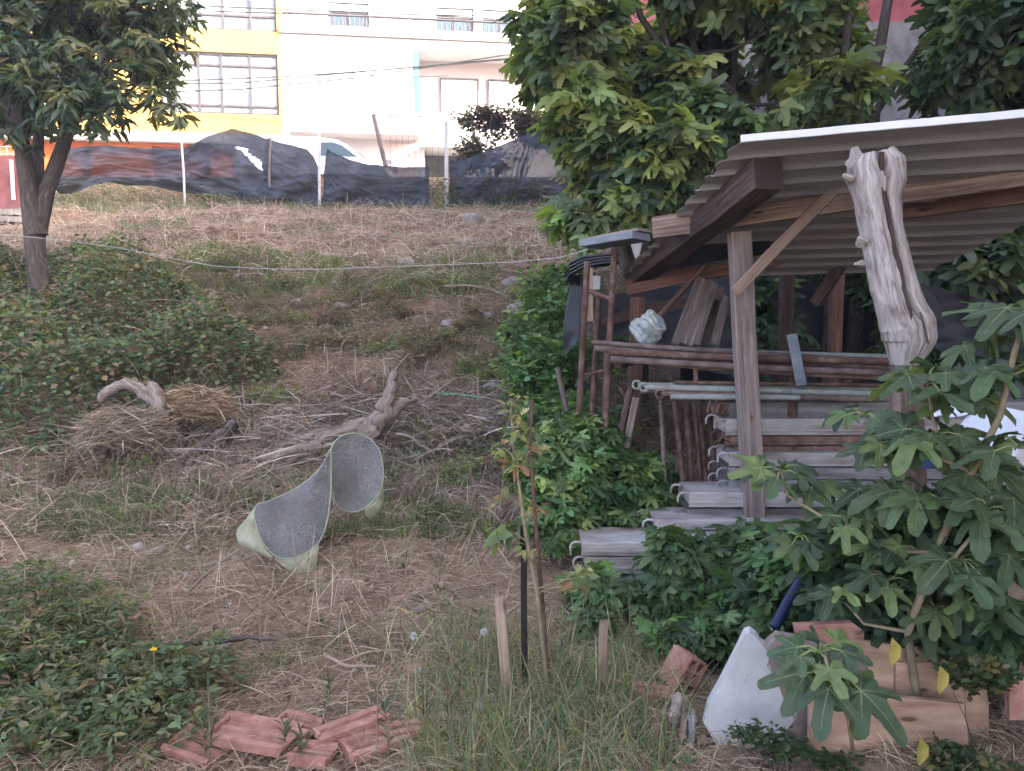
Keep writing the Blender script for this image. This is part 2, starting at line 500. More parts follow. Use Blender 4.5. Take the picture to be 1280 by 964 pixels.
b_ = NT('bleached_log'); v = b_.coord('UV', (2.2, 16, 1)); n = b_.noise(v, 2.2, 8, .72, 1.2); vv = b_.coord('UV', (2, 5, 1)); n2 = b_.noise(vv, 1.6, 5, .6, .5)
c = b_.ramp(n, [(.32, (.10, .08, .065)), (.45, (.36, .32, .29)), (.62, (.58, .55, .52))])
c = b_.mix(.75, c, b_.ramp(n2, [(.33, (.42, .31, .24)), (.46, (.95, .92, .9)), (.7, (1.1, 1.08, 1.06))]), 'MULTIPLY'); b_.bump(n, .9, .012); M['log'] = b_.fin(c, .85, 0, .2)
b_ = NT('dead_branch_wood'); v = b_.coord('UV', (2.2, 14, 1)); n = b_.noise(v, 2.2, 8, .7, .8)
c = b_.ramp(n, [(.3, (.09, .07, .055)), (.5, (.26, .21, .17)), (.7, (.42, .36, .31))]); b_.bump(n, .9, .01); M['dead'] = b_.fin(c, .9, 0, .2)
M['leaf'] = m_leaf('leaf_green', .38, .45, .4)
M['leaf_big'] = m_leaf('fig_leaf', .22, .55, .25, (1.4, 1.6, .5), 1)
M['straw'] = m_leaf('dry_straw', .15, .8, .15, (1.1, 1.0, .8))
M['net'] = m_net('shade_netting', (.06, .07, .09), .05)
M['mesh'] = m_net('grey_insect_mesh', (.24, .245, .245), .42)
M['skirt'] = m_noise('pale_green_cloth', [(.3, (.27, .28, .19)), (.6, (.40, .41, .30)), (.8, (.47, .48, .37))], 14, .9, 0, .1, .25, .006, second=(4, [(.35, (.72, .7, .6)), (.6, (1, 1, 1))]))
M['piping'] = m_noise('green_piping', [(.4, (.26, .31, .21)), (.6, (.34, .39, .28))], 8, .8)
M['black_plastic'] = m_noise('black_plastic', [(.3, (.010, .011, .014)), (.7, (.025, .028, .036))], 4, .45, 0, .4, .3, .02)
M['terracotta'] = m_noise('terracotta', [(.25, (.25, .13, .095)), (.5, (.40, .21, .16)), (.75, (.50, .32, .26))], 9, .9, 0, .2, .35, .004, second=(25, [(.35, (.7, .68, .62)), (.55, (1.05, 1.03, 1))]))
M['plaster'] = m_noise('white_plaster', [(.3, (.44, .445, .44)), (.6, (.52, .525, .52)), (.8, (.56, .56, .56))], 18, .9, 0, .2, .35, .004, second=(3, [(.3, (.85, .84, .82)), (.6, (1, 1, 1))]))
M['stone'] = m_noise('field_stone', [(.3, (.18, .165, .15)), (.6, (.34, .31, .28)), (.8, (.45, .42, .39))], 9, .95, 0, .2, .6, .01)
M['white_plastic'] = m_noise('white_plastic', [(.4, (.66, .68, .70)), (.6, (.74, .75, .77))], 5, .45, 0, .4, .2, .01)
M['bag'] = m_noise('milky_plastic_bag', [(.38, (.12, .20, .22)), (.48, (.30, .35, .34)), (.62, (.42, .43, .39))], 11, .4, 0, .5, .5, .02)
M['blue_plastic'] = m_noise('dark_blue_plastic', [(.4, (.012, .022, .06)), (.6, (.02, .035, .09))], 5, .45)
M['cord'] = m_noise('pale_cord', [(.4, (.36, .36, .35)), (.6, (.48, .48, .46))], 20, .8)
M['cable'] = m_noise('black_cable', [(.4, (.02, .02, .022)), (.6, (.03, .03, .032))], 5, .7)
M['post_paint'] = m_noise('white_post_paint', [(.3, (.5, .5, .5)), (.7, (.72, .72, .73))], 9, .7)
M['dark_stake'] = m_noise('dark_metal_stake', [(.3, (.012, .011, .011)), (.7, (.04, .034, .032))], 9, .6, .3)
M['green_cane'] = m_noise('green_cane', [(.3, (.10, .24, .15)), (.7, (.16, .34, .22))], 9, .6)
M['brown_slab'] = m_noise('rough_brown_slab', [(.3, (.13, .10, .085)), (.55, (.24, .19, .16)), (.8, (.34, .29, .25))], 7, .95, bump=.6, bd=.01)
M['concrete'] = m_noise('weathered_render', [(.25, (.19, .17, .155)), (.45, (.36, .335, .31)), (.62, (.48, .455, .43)), (.8, (.56, .54, .52))], 1.3, .95, 0, .1, .6, .02, detail=10, second=(9, [(.35, (.75, .73, .7)), (.6, (1.05, 1.04, 1.03))]))
M['red_paint'] = m_noise('red_house_paint', [(.3, (.42, .10, .11)), (.7, (.55, .17, .17))], 2, .85, second=(6, [(.3, (.8, .8, .8)), (.6, (1, 1, 1))]))
M['yellow_wall'] = m_noise('yellow_wall_paint', [(.3, (.48, .285, .065)), (.7, (.53, .32, .085))], 1.5, .9)
M['orange_wall'] = m_noise('orange_wall_paint', [(.3, (.44, .11, .02)), (.7, (.49, .135, .03))], 1.5, .9)
M['white_wall'] = m_noise('white_wall_paint', [(.25, (.38, .36, .355)), (.45, (.46, .445, .44)), (.7, (.51, .50, .50))], 1.2, .9, second=(.5, [(.3, (.85, .83, .82)), (.6, (1, 1, 1))]))
M['pink_wall'] = m_noise('pale_pink_render', [(.3, (.40, .32, .305)), (.7, (.46, .38, .365))], 1.2, .9)
M['grey_slab'] = m_noise('grey_slab_paint', [(.3, (.34, .32, .31)), (.7, (.42, .40, .39))], 2, .9)
M['teal_paint'] = m_noise('teal_pillar_paint', [(.3, (.05, .13, .17)), (.7, (.07, .17, .21))], 2, .8)
M['window_frame'] = m_noise('bronze_window_frame', [(.4, (.07, .06, .065)), (.6, (.10, .09, .095))], 5, .5, .3)
M['shutter'] = m_noise('roller_shutter', [(.4, (.62, .58, .57)), (.6, (.68, .64, .63))], 5, .7)
p_ = NT('window_pane'); v = p_.coord('Object', (1, 1, 1)); n = p_.noise(v, .9, 3, .5)
p_.bump(n, .02, .01); M['pane'] = p_.fin(p_.ramp(n, [(.35, (.16, .18, .21)), (.6, (.36, .38, .41))]), .12, 0, .8)
p_ = NT('dark_pane'); M['dark_pane'] = p_.fin((.03, .07, .09), .08, 0, .8)
M['van_paint'] = m_noise('van_white_paint', [(.4, (.72, .73, .75)), (.6, (.77, .78, .80))], 2, .35, 0, .5, .02)
M['rubber'] = m_noise('black_rubber', [(.4, (.015, .015, .016)), (.6, (.03, .03, .03))], 5, .8)
M['brick'] = m_noise('red_brick_wall', [(.3, (.20, .07, .07)), (.7, (.32, .13, .12))], 3, .9)
M['blue_grey'] = m_noise('grey_blue_board', [(.3, (.14, .165, .19)), (.7, (.26, .29, .32))], 5, .8, sc=(1, 1, 3))
M['yellow_petal'] = m_noise('yellow_petal', [(.4, (.75, .5, .03)), (.6, (.85, .62, .06))], 5, .6)
M['interior_shade'] = m_noise('doorway_shade_tone', [(.4, (.05, .05, .05)), (.6, (.09, .085, .08))], 3, .9)  # near-black tone carries the shade inside the doorway

# ================================================================== SETTING
def grid_axis(parts):
    out = []
    for a, b, st in parts: out += list(np.arange(a, b, st))
    return np.array(out + [parts[-1][1]])


xs = grid_axis([(-400, -60, 40), (-60, -16, 2), (-16, -9, .3), (-9, 6, .07), (6, 12, .3), (12, 60, 2), (60, 400, 40)])
ys = grid_axis([(-400, -20, 30), (-20, 1.5, .8), (1.5, 9, .055), (9, 22, .1), (22, 60, 1.5), (60, 400, 40)])
X, Y = np.meshgrid(xs, ys); Z = gz(X, Y)
Z = Z + .012 * rng.normal(0, 1, Z.shape) * ((Y > 1.5) & (Y < 20.5))
V = np.stack([X, Y, Z], 2).reshape(-1, 3); nx = len(xs); ny = len(ys)
i = (np.arange(ny - 1)[:, None] * nx + np.arange(nx - 1)[None]).ravel()
F = np.stack([i, i + 1, i + nx + 1, i + nx], 1)
o = trimesh('ground', V, F, M['soil']); tag(o, 'dry brown earth slope rising to the street', kind='structure')
mb = MB(); mb.box((-2, 23.6, 5.0 - .04), (90, 4.6, .1)); o = mb.build('road', M['asphalt']); tag(o, 'grey asphalt street behind the fence', kind='structure')
mb = MB(); mb.box((-2, 27.2, 5.05), (90, 2.6, .22)); o = mb.build('pavement', M['grey_slab']); tag(o, 'pavement in front of the apartment buildings', kind='structure')

# ================================================================== BUILDINGS
FA = math.radians(7.5)
F0 = P(357, 300, 28.0); FD = np.array([math.cos(FA), math.sin(FA), 0]); FN = np.array([math.sin(FA), -math.cos(FA), 0])


def fac(px, py, off=0):
    """facade coordinates (s along, z up) under a pixel"""
    d = ray(px, py); o_ = np.array([0, 0, CAMZ]); q = F0 + FN * off
    t = np.dot(q - o_, FN) / np.dot(d, FN); p = o_ + d * t
    return float(np.dot(p - F0, FD)), float(p[2])


def fp(s_, off, z): return F0 * np.array([1, 1, 0]) + FD * s_ + FN * off + np.array([0, 0, z])


def fbox(mb, s0, s1, o0, o1, z0, z1):
    c = fp((s0 + s1) / 2, (o0 + o1) / 2, (z0 + z1) / 2); mb.box(c, (abs(s1 - s0), abs(o1 - o0), abs(z1 - z0)), FA)


def facade(mb, s0, s1, z0, z1, ops, depth=.22, off=0, back=10):
    """front face with real openings and reveals, plus the body behind"""
    S = sorted({s0, s1, *[v for o_ in ops for v in o_[:2]]}); Zs = sorted({z0, z1, *[v for o_ in ops for v in o_[2:4]]})
    for a, b in zip(S[:-1], S[1:]):
        for c_, d_ in zip(Zs[:-1], Zs[1:]):
            ms, mz = (a + b) / 2, (c_ + d_) / 2
            if any(o_[0] < ms < o_[1] and o_[2] < mz < o_[3] for o_ in ops): continue
            mb.add([fp(a, off, c_), fp(b, off, c_), fp(b, off, d_), fp(a, off, d_)], [(0, 1, 2, 3)], [[(a, c_), (b, c_), (b, d_), (a, d_)]])
    for a, b, c_, d_ in [o_[:4] for o_ in ops]:
        q = [fp(a, off, c_), fp(b, off, c_), fp(b, off, d_), fp(a, off, d_)]; r = [fp(a, off - depth, c_), fp(b, off - depth, c_), fp(b, off - depth, d_), fp(a, off - depth, d_)]
        for i in range(4):
            j = (i + 1) % 4; mb.add([q[i], q[j], r[j], r[i]], [(0, 3, 2, 1)])
    # body: back, sides, roof
    for (a, b, c_, d_) in (((s0, off), (s0, off - back), 0, 0), ((s1, off - back), (s1, off), 0, 0), ((s1, off - back), (s0, off - back), 0, 0)):
        mb.add([fp(a[0], a[1], z0), fp(a[0], a[1], z1), fp(b[0], b[1], z1), fp(b[0], b[1], z0)], [(0, 1, 2, 3)])
    mb.add([fp(s0, off, z1), fp(s1, off, z1), fp(s1, off - back, z1), fp(s0, off - back, z1)], [(0, 1, 2, 3)])
    mb.add([fp(s0, off - depth - .02, z0), fp(s1, off - depth - .02, z0), fp(s1, off - depth - .02, z1), fp(s0, off - depth - .02, z1)], [(0, 1, 2, 3)])


def window(par, s0, s1, z0, z1, cols, rows, off=-.1, pane='pane', bar=.07):
    mb = MB()
    for c_ in cols: fbox(mb, c_ - bar / 2, c_ + bar / 2, off - .03, off + .03, z0, z1)
    for r_ in rows: fbox(mb, s0 + .001, s1 - .001, off - .026, off + .026, r_ - bar / 2, r_ + bar / 2)
    w = mb.build('window', M['window_frame'], par)
    m2 = MB(); fbox(m2, s0, s1, off - .06, off - .045, z0, z1); m2.build('pane', M[pane], w)
    return w


yb = thing('apartment_building', 'yellow apartment building with bronze framed window bays and an orange ground floor', 'building', fp(-6, 0, 5))
s_l = -13.0
_, zA = fac(300, 143); _, zB = fac(300, 66); _, zC = fac(300, 38); zD = zC + (zB - zA); _, zO = fac(300, 170); _, zO2 = fac(300, 168)
ops = []
for k in range(4):
    z0 = zA + k * (zC - zA); ops += [(-4.1, -.08, z0, z0 + zB - zA), (-10.4, -6.3, z0, z0 + zB - zA)]
mb = MB(); facade(mb, s_l, 0, zO, zO + 13.5, ops); mb.build('wall', M['yellow_wall'], yb)
for k in range(4):
    for sa, sb in ((-4.1, -.08), (-10.4, -6.3)):
        z0 = zA + k * (zC - zA); z1 = z0 + zB - zA; W = sb - sa
        cols = [sa + .04, sa + W * .13, sa + W * .33, sa + W * .52, sa + W * .76, sb - .04]
        if k >= 1: cols = [sa + .04, sa + W * .3, sa + W * .55, sa + W * .78, sb - .04]
        window(yb, sa, sb, z0, z1, cols, [z0 + .04, z0 + .30 if k == 0 else z0 + .52, z1 - .42 if k == 0 else z1 - .2, z1 - .04])
mb = MB(); fbox(mb, s_l, 0, -.0, .35, zO - .32, zO - .003); mb.build('cornice', M['grey_slab'], yb)
mb = MB(); facade(mb, s_l, 0, 5.0, zO - .33, [(-9, -6.5, 5.0, 7.1), (-4.5, -2.5, 5.0, 7.1)], off=-.05, back=9.9); mb.build('ground_floor_wall', M['orange_wall'], yb)
mb = MB(); fbox(mb, -8.9, -6.6, -.35, -.25, 5.05, 7.1); mb.build('door', M['orange_wall'], yb)
mb = MB(); fbox(mb, -4.4, -2.6, -.35, -.25, 5.05, 7.1); mb.build('door', M['brick'], yb)

wb = thing('apartment_building', 'white apartment building with a balcony railing and a shaded pink loggia', 'building', fp(6, 0, 5))
s1w = 17.0
_, zr0 = fac(400, 31); _, zr1 = fac(400, 17)
lg = [fac(446, 62)[0], fac(642, 62)[0]]; lz0 = fac(560, 142)[1]; lz1 = fac(530, 63)[1]
pil = (fac(517, 80)[0], fac(524, 80)[0]); _, zcan = fac(440, 174)
dr = (fac(531, 200)[0], fac(584, 200)[0])
lo = (pil[0], s1w - 3, lz0, lz1)
ops = [lo]
mb = MB(); facade(mb, .01, s1w, 5.2, zr0 - .35, [lo, (dr[0], dr[1], 5.2, fac(550, 187)[1])], depth=1.3); mb.build('wall', M['white_wall'], wb)
# loggia back wall (pink) with shuttered windows
mb = MB(); fbox(mb, lo[0], lo[1], -1.31, -1.2, lz0, lz1); lw = mb.build('loggia_wall', M['pink_wall'], wb)
for a, b in ((547, 592), (607, 655), (690, 735)):
    sa, sb = fac(a, 110)[0] * 1.035, fac(b, 110)[0] * 1.035; za, zb = fac(560, 141, -1.2)[1], fac(560, 100, -1.2)[1]
    m2 = MB()
    k = 0; z = za
    while z < zb - .02: fbox(m2, sa, sb, -1.2, -1.165, z + .002, z + .055); z += .06
    w = m2.build('shutter', M['shutter'], wb); m3 = MB()
    for (x0, x1, y0, y1) in ((sa - .05, sa - .003, za, zb), (sb + .003, sb + .05, za, zb), (sa - .05, sb + .05, zb + .003, zb + .06)): fbox(m3, x0, x1, -1.2, -1.12, y0, y1)
    m3.build('shutter_frame', M['window_frame'], w)
mb = MB(); fbox(mb, pil[0] + .01, pil[1], -.6, .02, lz0 + .003, lz1 - .003); mb.build('pillar', M['teal_paint'], wb)
# upper storey set back behind the railing
_, zw0 = fac(430, 33, -.9); _, zw1 = fac(430, 3, -.9)
up = []
for a, b in ((411, 461), (545, 592), (603, 650)): up.append((fac(a, 20, -.9)[0], fac(b, 20, -.9)[0], zw0, zw1))
up2 = [(a, b, c_ + 3.05, d_ + 3.05) for a, b, c_, d_ in up] + [(a, b, c_ + 6.1, d_ + 6.1) for a, b, c_, d_ in up]
mb = MB(); facade(mb, .01, s1w, zr0 - .34, zr0 + 9, up + up2, off=-.9, back=9.1); mb.build('upper_wall', M['white_wall'], wb)
for a, b, c_, d_ in up + up2:
    window(wb, a, b, c_, d_, [a + .03, (a + b) / 2, b - .03], [c_ + .03, c_ + (d_ - c_) * .62, d_ - .03], off=-1.0, pane='dark_pane', bar=.06)
    m2 = MB(); fbox(m2, a + .05, b - .05, -1.0 + .035, -1.0 + .06, c_ + (d_ - c_) * .62 + .04, d_ - .06); m2.build('shutter', M['shutter'], wb)
for k in range(3):
    mb = MB(); zz = zr0 - .33 + k * 3.05; fbox(mb, .02, s1w - .02, -.88, .12, zz, zz + .16); mb.build('balcony_slab', M['white_wall'], wb)
    mb = MB(); zt = zz + .17; h = zr1 - zr0 + .15
    fbox(mb, .15, s1w - .1, .03, .10, zt + h - .07, zt + h); fbox(mb, .15, s1w - .1, .045, .085, zt + .06, zt + .09)
    n = int(s1w / .14)
    for q in range(n):
        sx = .2 + q * .14; sk = .05 * math.sin(q * 1.1)
        fa, fb = fp(sx, .065, zt + .09), fp(sx + sk, .065, zt + h - .05); mb.beam(fa, fb, .035, .035, jit=0, segs=1)
        if q % 2 == 0: mb.tube([fp(sx + .05 * math.cos(u), .065, zt + h * .5 + .09 * math.sin(u)) for u in np.linspace(0, 6.28, 7)], .014, 4, caps=False)
    mb.build('balcony_railing', M['window_frame'], wb)
# canopy over the ground floor and the thin outline joint of the rendered bay
ca, cb = fac(366, 165)[0], fac(524, 165)[0]
mb = MB(); fbox(mb, ca, cb, .01, 1.0, zcan + .0, zcan + .22); mb.build('canopy', M['grey_slab'], wb)
mb = MB(); fbox(mb, .02, s1w - 1, .003, .05, lz0 - .12, lz0 - .02); mb.build('ledge', M['white_wall'], wb)
mb = MB(); a = fac(442, 62); fbox(mb, a[0] - .02, a[0] + .02, .003, .03, lz0 + .02, a[1]); fbox(mb, a[0] + .021, pil[0] - .01, .003, .03, a[1] - .03, a[1]); mb.build('drain_pipe', M['grey_slab'], wb)
mb = MB(); fbox(mb, dr[0] - .1, dr[1] + .6, .01, .45, fac(550, 187)[1] + .01, fac(550, 187)[1] + .1); mb.build('door_canopy', M['grey_slab'], wb)
mb = MB(); fbox(mb, dr[0], dr[1], -1.28, -1.2, 5.2, fac(550, 187)[1]); mb.build('door', M['interior_shade'], wb)  # panel closing the doorway, interior shade put into its colour
# the row of ground-floor tiles
mb = MB()
ta, tb = fac(480, 190)[0], dr[0] - .05
for r_ in range(10):
    for q in range(int((tb - ta) / .3)):
        fbox(mb, ta + q * .3 + .006, ta + (q + 1) * .3 - .006, .003, .018, 5.3 + r_ * .3, 5.3 + r_ * .3 + .288)
mb.build('tile_cladding', M['pink_wall'], wb)

# ---- red house at the right, weathered render below
rh = thing('house', 'tall red painted house with a weathered bare render base behind the fig trees', 'house', (6, 10, 0))
def wallbox(name, x0, x1, y0, y1, z0, z1, mat):
    mb = MB(); nxx = max(1, int((x1 - x0) / 1.0)); mb.box(((x0 + x1) / 2, (y0 + y1) / 2, (z0 + z1) / 2), (x1 - x0, y1 - y0, z1 - z0)); return mb.build(name, mat, rh)
zc = P(1130, 27, 10)[2]
wallbox('render_wall', 1.9, 14, 10.0, 18.5, -1, zc, M['concrete'])
wallbox('red_wall', 1.95, 14, 10.05, 18.45, zc + .002, 13.6, M['red_paint'])  # both walls run back unseen, lengthened to shade the fence
wallbox('added_shade_wing', 5.6, 14, -13, 9.95, -1, 13.6, M['concrete'])  # unseen wing added to shade the garden, kept pale for bounce light
mb = MB()
for k in range(4):
    for yy in (-9, -5.5, -2, 1.5, 5): mb.box((5.585, yy, 3.2 + k * 3.1), (.06, 1.3, 1.4))
mb.build('window_shutters', M['shutter'], rh)

# ---- van on the street
vY = 23.0
va = P(300, 175, vY); vb = P(486, 200, vY)
vz = 5.02
van = thing('van', 'white panel van parked on the street behind the shade netting', 'van', (vb[0] - 2.2, vY + .9, vz))
mb = MB(); xf = vb[0]; roofz = P(380, 169, vY)[2]; Hh = roofz - vz
prof = [(-4.6, .35), (-4.62, .9), (-4.55, Hh * .75), (-4.45, Hh * .95), (-4.2, Hh), (-2.9, Hh * 1.0), (-2.1, Hh * .985), (-1.55, Hh * .93), (-1.25, Hh * .84), (-.62, Hh * .50), (-.2, Hh * .44), (-.02, Hh * .34), (0, .35)]
n = len(prof); rings = []
for yy, sc_ in ((0.06, .965), (.0, 1.0)):
    pass
secs = [(0.0, .0), (.02, .35), (.06, .75), (.14, 1.0)]
rings = []
for w_, k_ in ((.10, .93), (.0, .985), (0, 1), (0, 1)): pass
def vring(y, inset):
    cx = -2.3; cz = Hh * .45
    return np.array([[xf + cx + (a - cx) * (1 - inset), y, vz + cz + (b - cz) * (1 - inset)] for a, b in prof])
mb.loft([vring(vY, .05), vring(vY + .05, .015), vring(vY + .15, 0), vring(vY + 1.65, 0), vring(vY + 1.75, .015), vring(vY + 1.8, .05)], True, True, True)
body = mb.build('body', M['van_paint'], van)
for yy, sg in ((vY - .003, -1), (vY + 1.803, 1)):
    mb = MB(); wp = [(-2.0, Hh * .60), (-2.02, Hh * .86), (-1.62, Hh * .86), (-1.36, Hh * .80), (-.92, Hh * .58)]
    pts = [(xf + a, yy, vz + b) for a, b in wp]; pts2 = [(a, b - sg * .02, c_) for a, b, c_ in pts]
    mb.loft([np.array(pts2), np.array(pts)], True, False, True); mb.build('side_window', M['dark_pane'], van)
    for xw in (-3.75, -.85):
        mb = MB(); c = np.array([xf + xw, yy - sg * .12, vz + .33]); mb.tube([c + [0, -.1, 0], c + [0, .1, 0]], .33, 20); w = mb.build('wheel', M['rubber'], van)
        mb = MB(); mb.tube([c + [0, -.11, 0], c + [0, .11, 0]], .19, 14); mb.build('rim', M['galv'], w)
mb = MB(); mb.add([(xf - 1.24, vY + .15, vz + Hh * .835), (xf - .63, vY + .15, vz + Hh * .515), (xf - .63, vY + 1.65, vz + Hh * .515), (xf - 1.24, vY + 1.65, vz + Hh * .835)], [(0, 1, 2, 3)])
w = mb.build('windscreen', M['dark_pane'], van); w.data.transform(Matrix.Translation((.012, 0, .02)))
for y_ in (vY + .25, vY + 1.5):
    mb = MB(); mb.box((xf - .03, y_, vz + .72), (.1, .25, .16)); mb.build('headlight', M['pane'], van)

# ================================================================== FENCE
nets = [
    ('dark shade netting sagging along the left of the street fence', 19.2,
     [(70, 196), (88, 186), (130, 182), (185, 186), (225, 186), (238, 182), (262, 170), (290, 160), (318, 168), (340, 176)], [(72, 238), (100, 236), (140, 226), (190, 230), (232, 238), (262, 240), (290, 244), (322, 254), (336, 256), (342, 258)]),
    ('dark shade netting panel with a sloping top right of the torn patch', 19.05,
     [(334, 172), (350, 178), (372, 184), (384, 188), (392, 196), (398, 210)], [(326, 254), (345, 258), (362, 257), (378, 259), (390, 262), (399, 264)]),
    ('dark shade netting hanging slack in front of the white van', 19.1,
     [(408, 184), (418, 192), (436, 200), (460, 206), (500, 209), (536, 208)], [(402, 264), (425, 266), (450, 268), (480, 270), (510, 272), (538, 274)]),
    ('dark shade netting rising to the fig tree under the bush', 19.0,
     [(562, 200), (585, 198), (605, 190), (640, 176), (662, 168), (690, 166), (720, 164)], [(562, 262), (590, 262), (610, 258), (640, 254), (665, 252), (690, 250), (720, 250)]),
]
for lab, yy, top, bot in nets:
    n = 150; m = 44; tt = np.linspace(0, 1, n)
    tp = np.array([P(a, b, yy) for a, b in top]); bp = np.array([P(a, b + 3, yy) for a, b in bot])
    st = np.linspace(0, 1, len(tp)); T = np.stack([np.interp(tt, st, tp[:, k]) for k in range(3)], 1); st = np.linspace(0, 1, len(bp)); B = np.stack([np.interp(tt, st, bp[:, k]) for k in range(3)], 1)
    Vv = []
    for j in range(m):
        w = j / (m - 1); q = T * (1 - w) + B * w
        L_ = np.linalg.norm(T[-1] - T[0])
        x_ = tt * L_
        fold = .16 * fbm(x_ * 1.0 + w * 1.2, x_ * 0 + w * 3.5 + x_ * .7, 1.0, yy * 3) + .05 * np.sin(6 * (w * 2.0 + 1.1 * np.sin(x_ * .9)) + x_)
        q = q.copy(); cr = np.abs(fbm(x_ * 1.3, x_ * 0 + w * 7 - x_ * .35, 1.2, yy)); q[:, 1] -= .10 * np.exp(-cr * 5) * (.3 + w); q[:, 1] += fold * (.35 + w) + .04 * fbm(x_, x_ * 0 + w * 4, 3.0, 1.0); q[:, 2] += .03 * fbm(x_, x_ * 0 + 5 * w, 2.5, 7)
        Vv.append(q)
    Vv = np.array(Vv); V = Vv.reshape(-1, 3)
    F = []
    for j in range(m - 1):
        for k in range(n - 1):
            if lab.startswith('dark shade netting sagging') and 10 <= j <= 20 and .80 + .006 * math.sin(k * 1.3) < k / n + (j - 14) * -.011 < .86 + .02 * math.sin(j * .9): continue
            F.append((j * n + k, j * n + k + 1, (j + 1) * n + k + 1, (j + 1) * n + k))
    o = trimesh('shade_netting', V, np.array(F), M['net']); tag(o, lab, 'netting', 'shade nettings along the street fence')
mb = MB(); P3 = [P(a, b, 19.02) for a, b in ((292, 160), (300, 158), (310, 162), (326, 170), (341, 171), (341, 213), (325, 213), (300, 205), (292, 200))]
def post(px0, py0, px1, py1, Y_, r, mat, lab, cat='post', name='fence_post', grp='posts of the street fence'):
    a = P(px0, py0, Y_); b = P(px1, py1, Y_); b[2] -= .25
    mb = MB(); mb.tube([b, (a + b) / 2 + [rng.normal(0, .01), 0, 0], a], r, 8); o = mb.build(name, M[mat]); return tag(o, lab, cat, grp)
post(226, 165, 231, 255, 18.9, .028, 'post_paint', 'thin leaning white fence post at the left netting')
post(399, 154, 399, 264, 18.9, .035, 'post_paint', 'straight white fence post between two dark nettings')
post(558, 152, 558, 262, 18.85, .045, 'post_paint', 'thick white fence post under the small leafy bush')
post(338, 172, 336, 222, 18.95, .03, 'old_wood', 'short brown wooden post at the torn netting')
mb = MB(); mb.beam(P(467, 144, 19.4), P(482, 208, 18.95), .06, .12); tag(mb.build('wooden_plank', M['old_wood']), 'grey board leaning upright in front of the van window', 'plank')
mb = MB()
for k in range(11):
    x_ = 488 + k * 7.5; mb.tube([P(x_, 142, 19.0), P(x_ + rng.normal(0, .6), 262, 19.0)], .0035, 3)
for k in range(7):
    y_ = 146 + k * 17; mb.tube([P(486, y_ - 2, 19.0), P(525, y_ + rng.normal(0, 1), 19.0), P(565, y_, 19.0)], .0035, 3)
tag(mb.build('wire_fence', M['cable']), 'thin rusted wire grid fence beside the thick white post', 'fence')

# overhead cables
for lab, pts in (('lowest black cable crossing both facades', [(150, 117, 24), (300, 112, 25), (450, 97, 25.5), (690, 60, 26)]),
                 ('black cable just above the lowest one on the facades', [(150, 106, 24), (300, 104, 25), (450, 90, 25.5), (560, 80, 25.8), (690, 68, 26)]),
                 ('upper black cable passing over the yellow window', [(150, 104, 25), (357, 96, 25.3), (500, 86, 25.6), (690, 70, 26)]),
                 ('highest black cable in front of the balcony railing', [(260, 8, 25), (357, 12, 25.3), (500, 18, 25.6), (690, 22, 26)]),
                 ('black cable level with the balcony floor', [(260, 14, 25), (357, 17, 25.4), (520, 24, 25.7), (690, 32, 26.1)]),
                 ('thin cable running down from the wall hook', [(362, 68, 26.5), (400, 82, 26.5), (445, 92, 26.5), (500, 97, 26.5), (560, 95, 26.5)])):
    mb = MB(); q = [P(*p_) for p_ in pts]; mb.tube(q, .02 if 'thin' not in lab else .012, 5); tag(mb.build('overhead_cable', M['cable']), lab, 'cable', 'overhead cables on the facades')

# low red wall and railing far left
rw = thing('garden_wall', 'low red brick wall with a white grid gate beyond the loquat trunk', 'wall', P(5, 265, 17))
mb = MB()
w0 = P(-60, 215, 17); w1 = P(44, 262, 17)
mb.box(((w0[0] + w1[0]) / 2, 17.1, (w0[2] - .5 + 2.6) / 2 + .4), (w1[0] - w0[0], .2, w0[2] - 2.2)); mb.build('wall', M['brick'], rw)
mb = MB()
for k in range(8): a = P(-50 + k * 9, 180, 17); mb.beam((a[0], 17.1, P(0, 212, 17)[2]), (a[0], 17.1, a[2]), .02, .02, segs=1)
for k in range(4): a = P(-55, 182 + k * 9, 17); b = P(18, 182 + k * 9, 17); mb.beam((a[0], 17.1, a[2]), (b[0], 17.1, b[2]), .015, .015, segs=1)
mb.build('gate', M['post_paint'], rw)
mb = MB(); mb.beam(P(14, 200, 16.9), P(17, 250, 16.9), .06, .06); mb.build('gate_post', M['post_paint'], rw)
for k in range(5):
    mb = MB(); c = G(-6 + k * 2, 244 + k * 9, 8, 19); mb.box(c + [0.1, 0, .08], (1.5 - .1 * k, .5, .13), .1, .02); tag(mb.build('stone_step', M['stone']), 'pale stone slab in the low stepped row left of the loquat trunk', 'stone slab', 'pale stepped slabs by the loquat')

# pale cord across the garden
pts = [(-40, 290, 9.2), (0, 293, 9.0), (75, 300, 8.7), (150, 310, 8.4), (220, 324, 8.1), (270, 333, 7.9), (330, 336, 7.6), (400, 337, 7.3), (470, 334, 7.0), (560, 331, 6.6), (640, 328, 6.3), (700, 322, 6.0), (735, 312, 5.8)]
mb = MB(); mb.tube([P(*p_) for p_ in pts], .0032, 5); tag(mb.build('cord', M['cord']), 'pale cord strung across the garden from the shed', 'cord')

# ================================================================== TREES
def limb(mb, a, b, r0, r1, sag=.1, n=7, seg=7, wob=.04):
    a = np.array(a, float); b = np.array(b, float); L = np.linalg.norm(b - a); pts = []
    off = rng.normal(0, .05 * L, 3)
    for k in range(seg + 1):
        t = k / seg; p = a * (1 - t) + b * t + off * math.sin(math.pi * t); p[2] -= sag * L * math.sin(math.pi * t) * .5
        if 0 < k < seg: p = p + rng.normal(0, .012 * L, 3)
        pts.append(p)
    mb.tube(pts, np.linspace(r0, r1, seg + 1), n, wob=wob); return pts


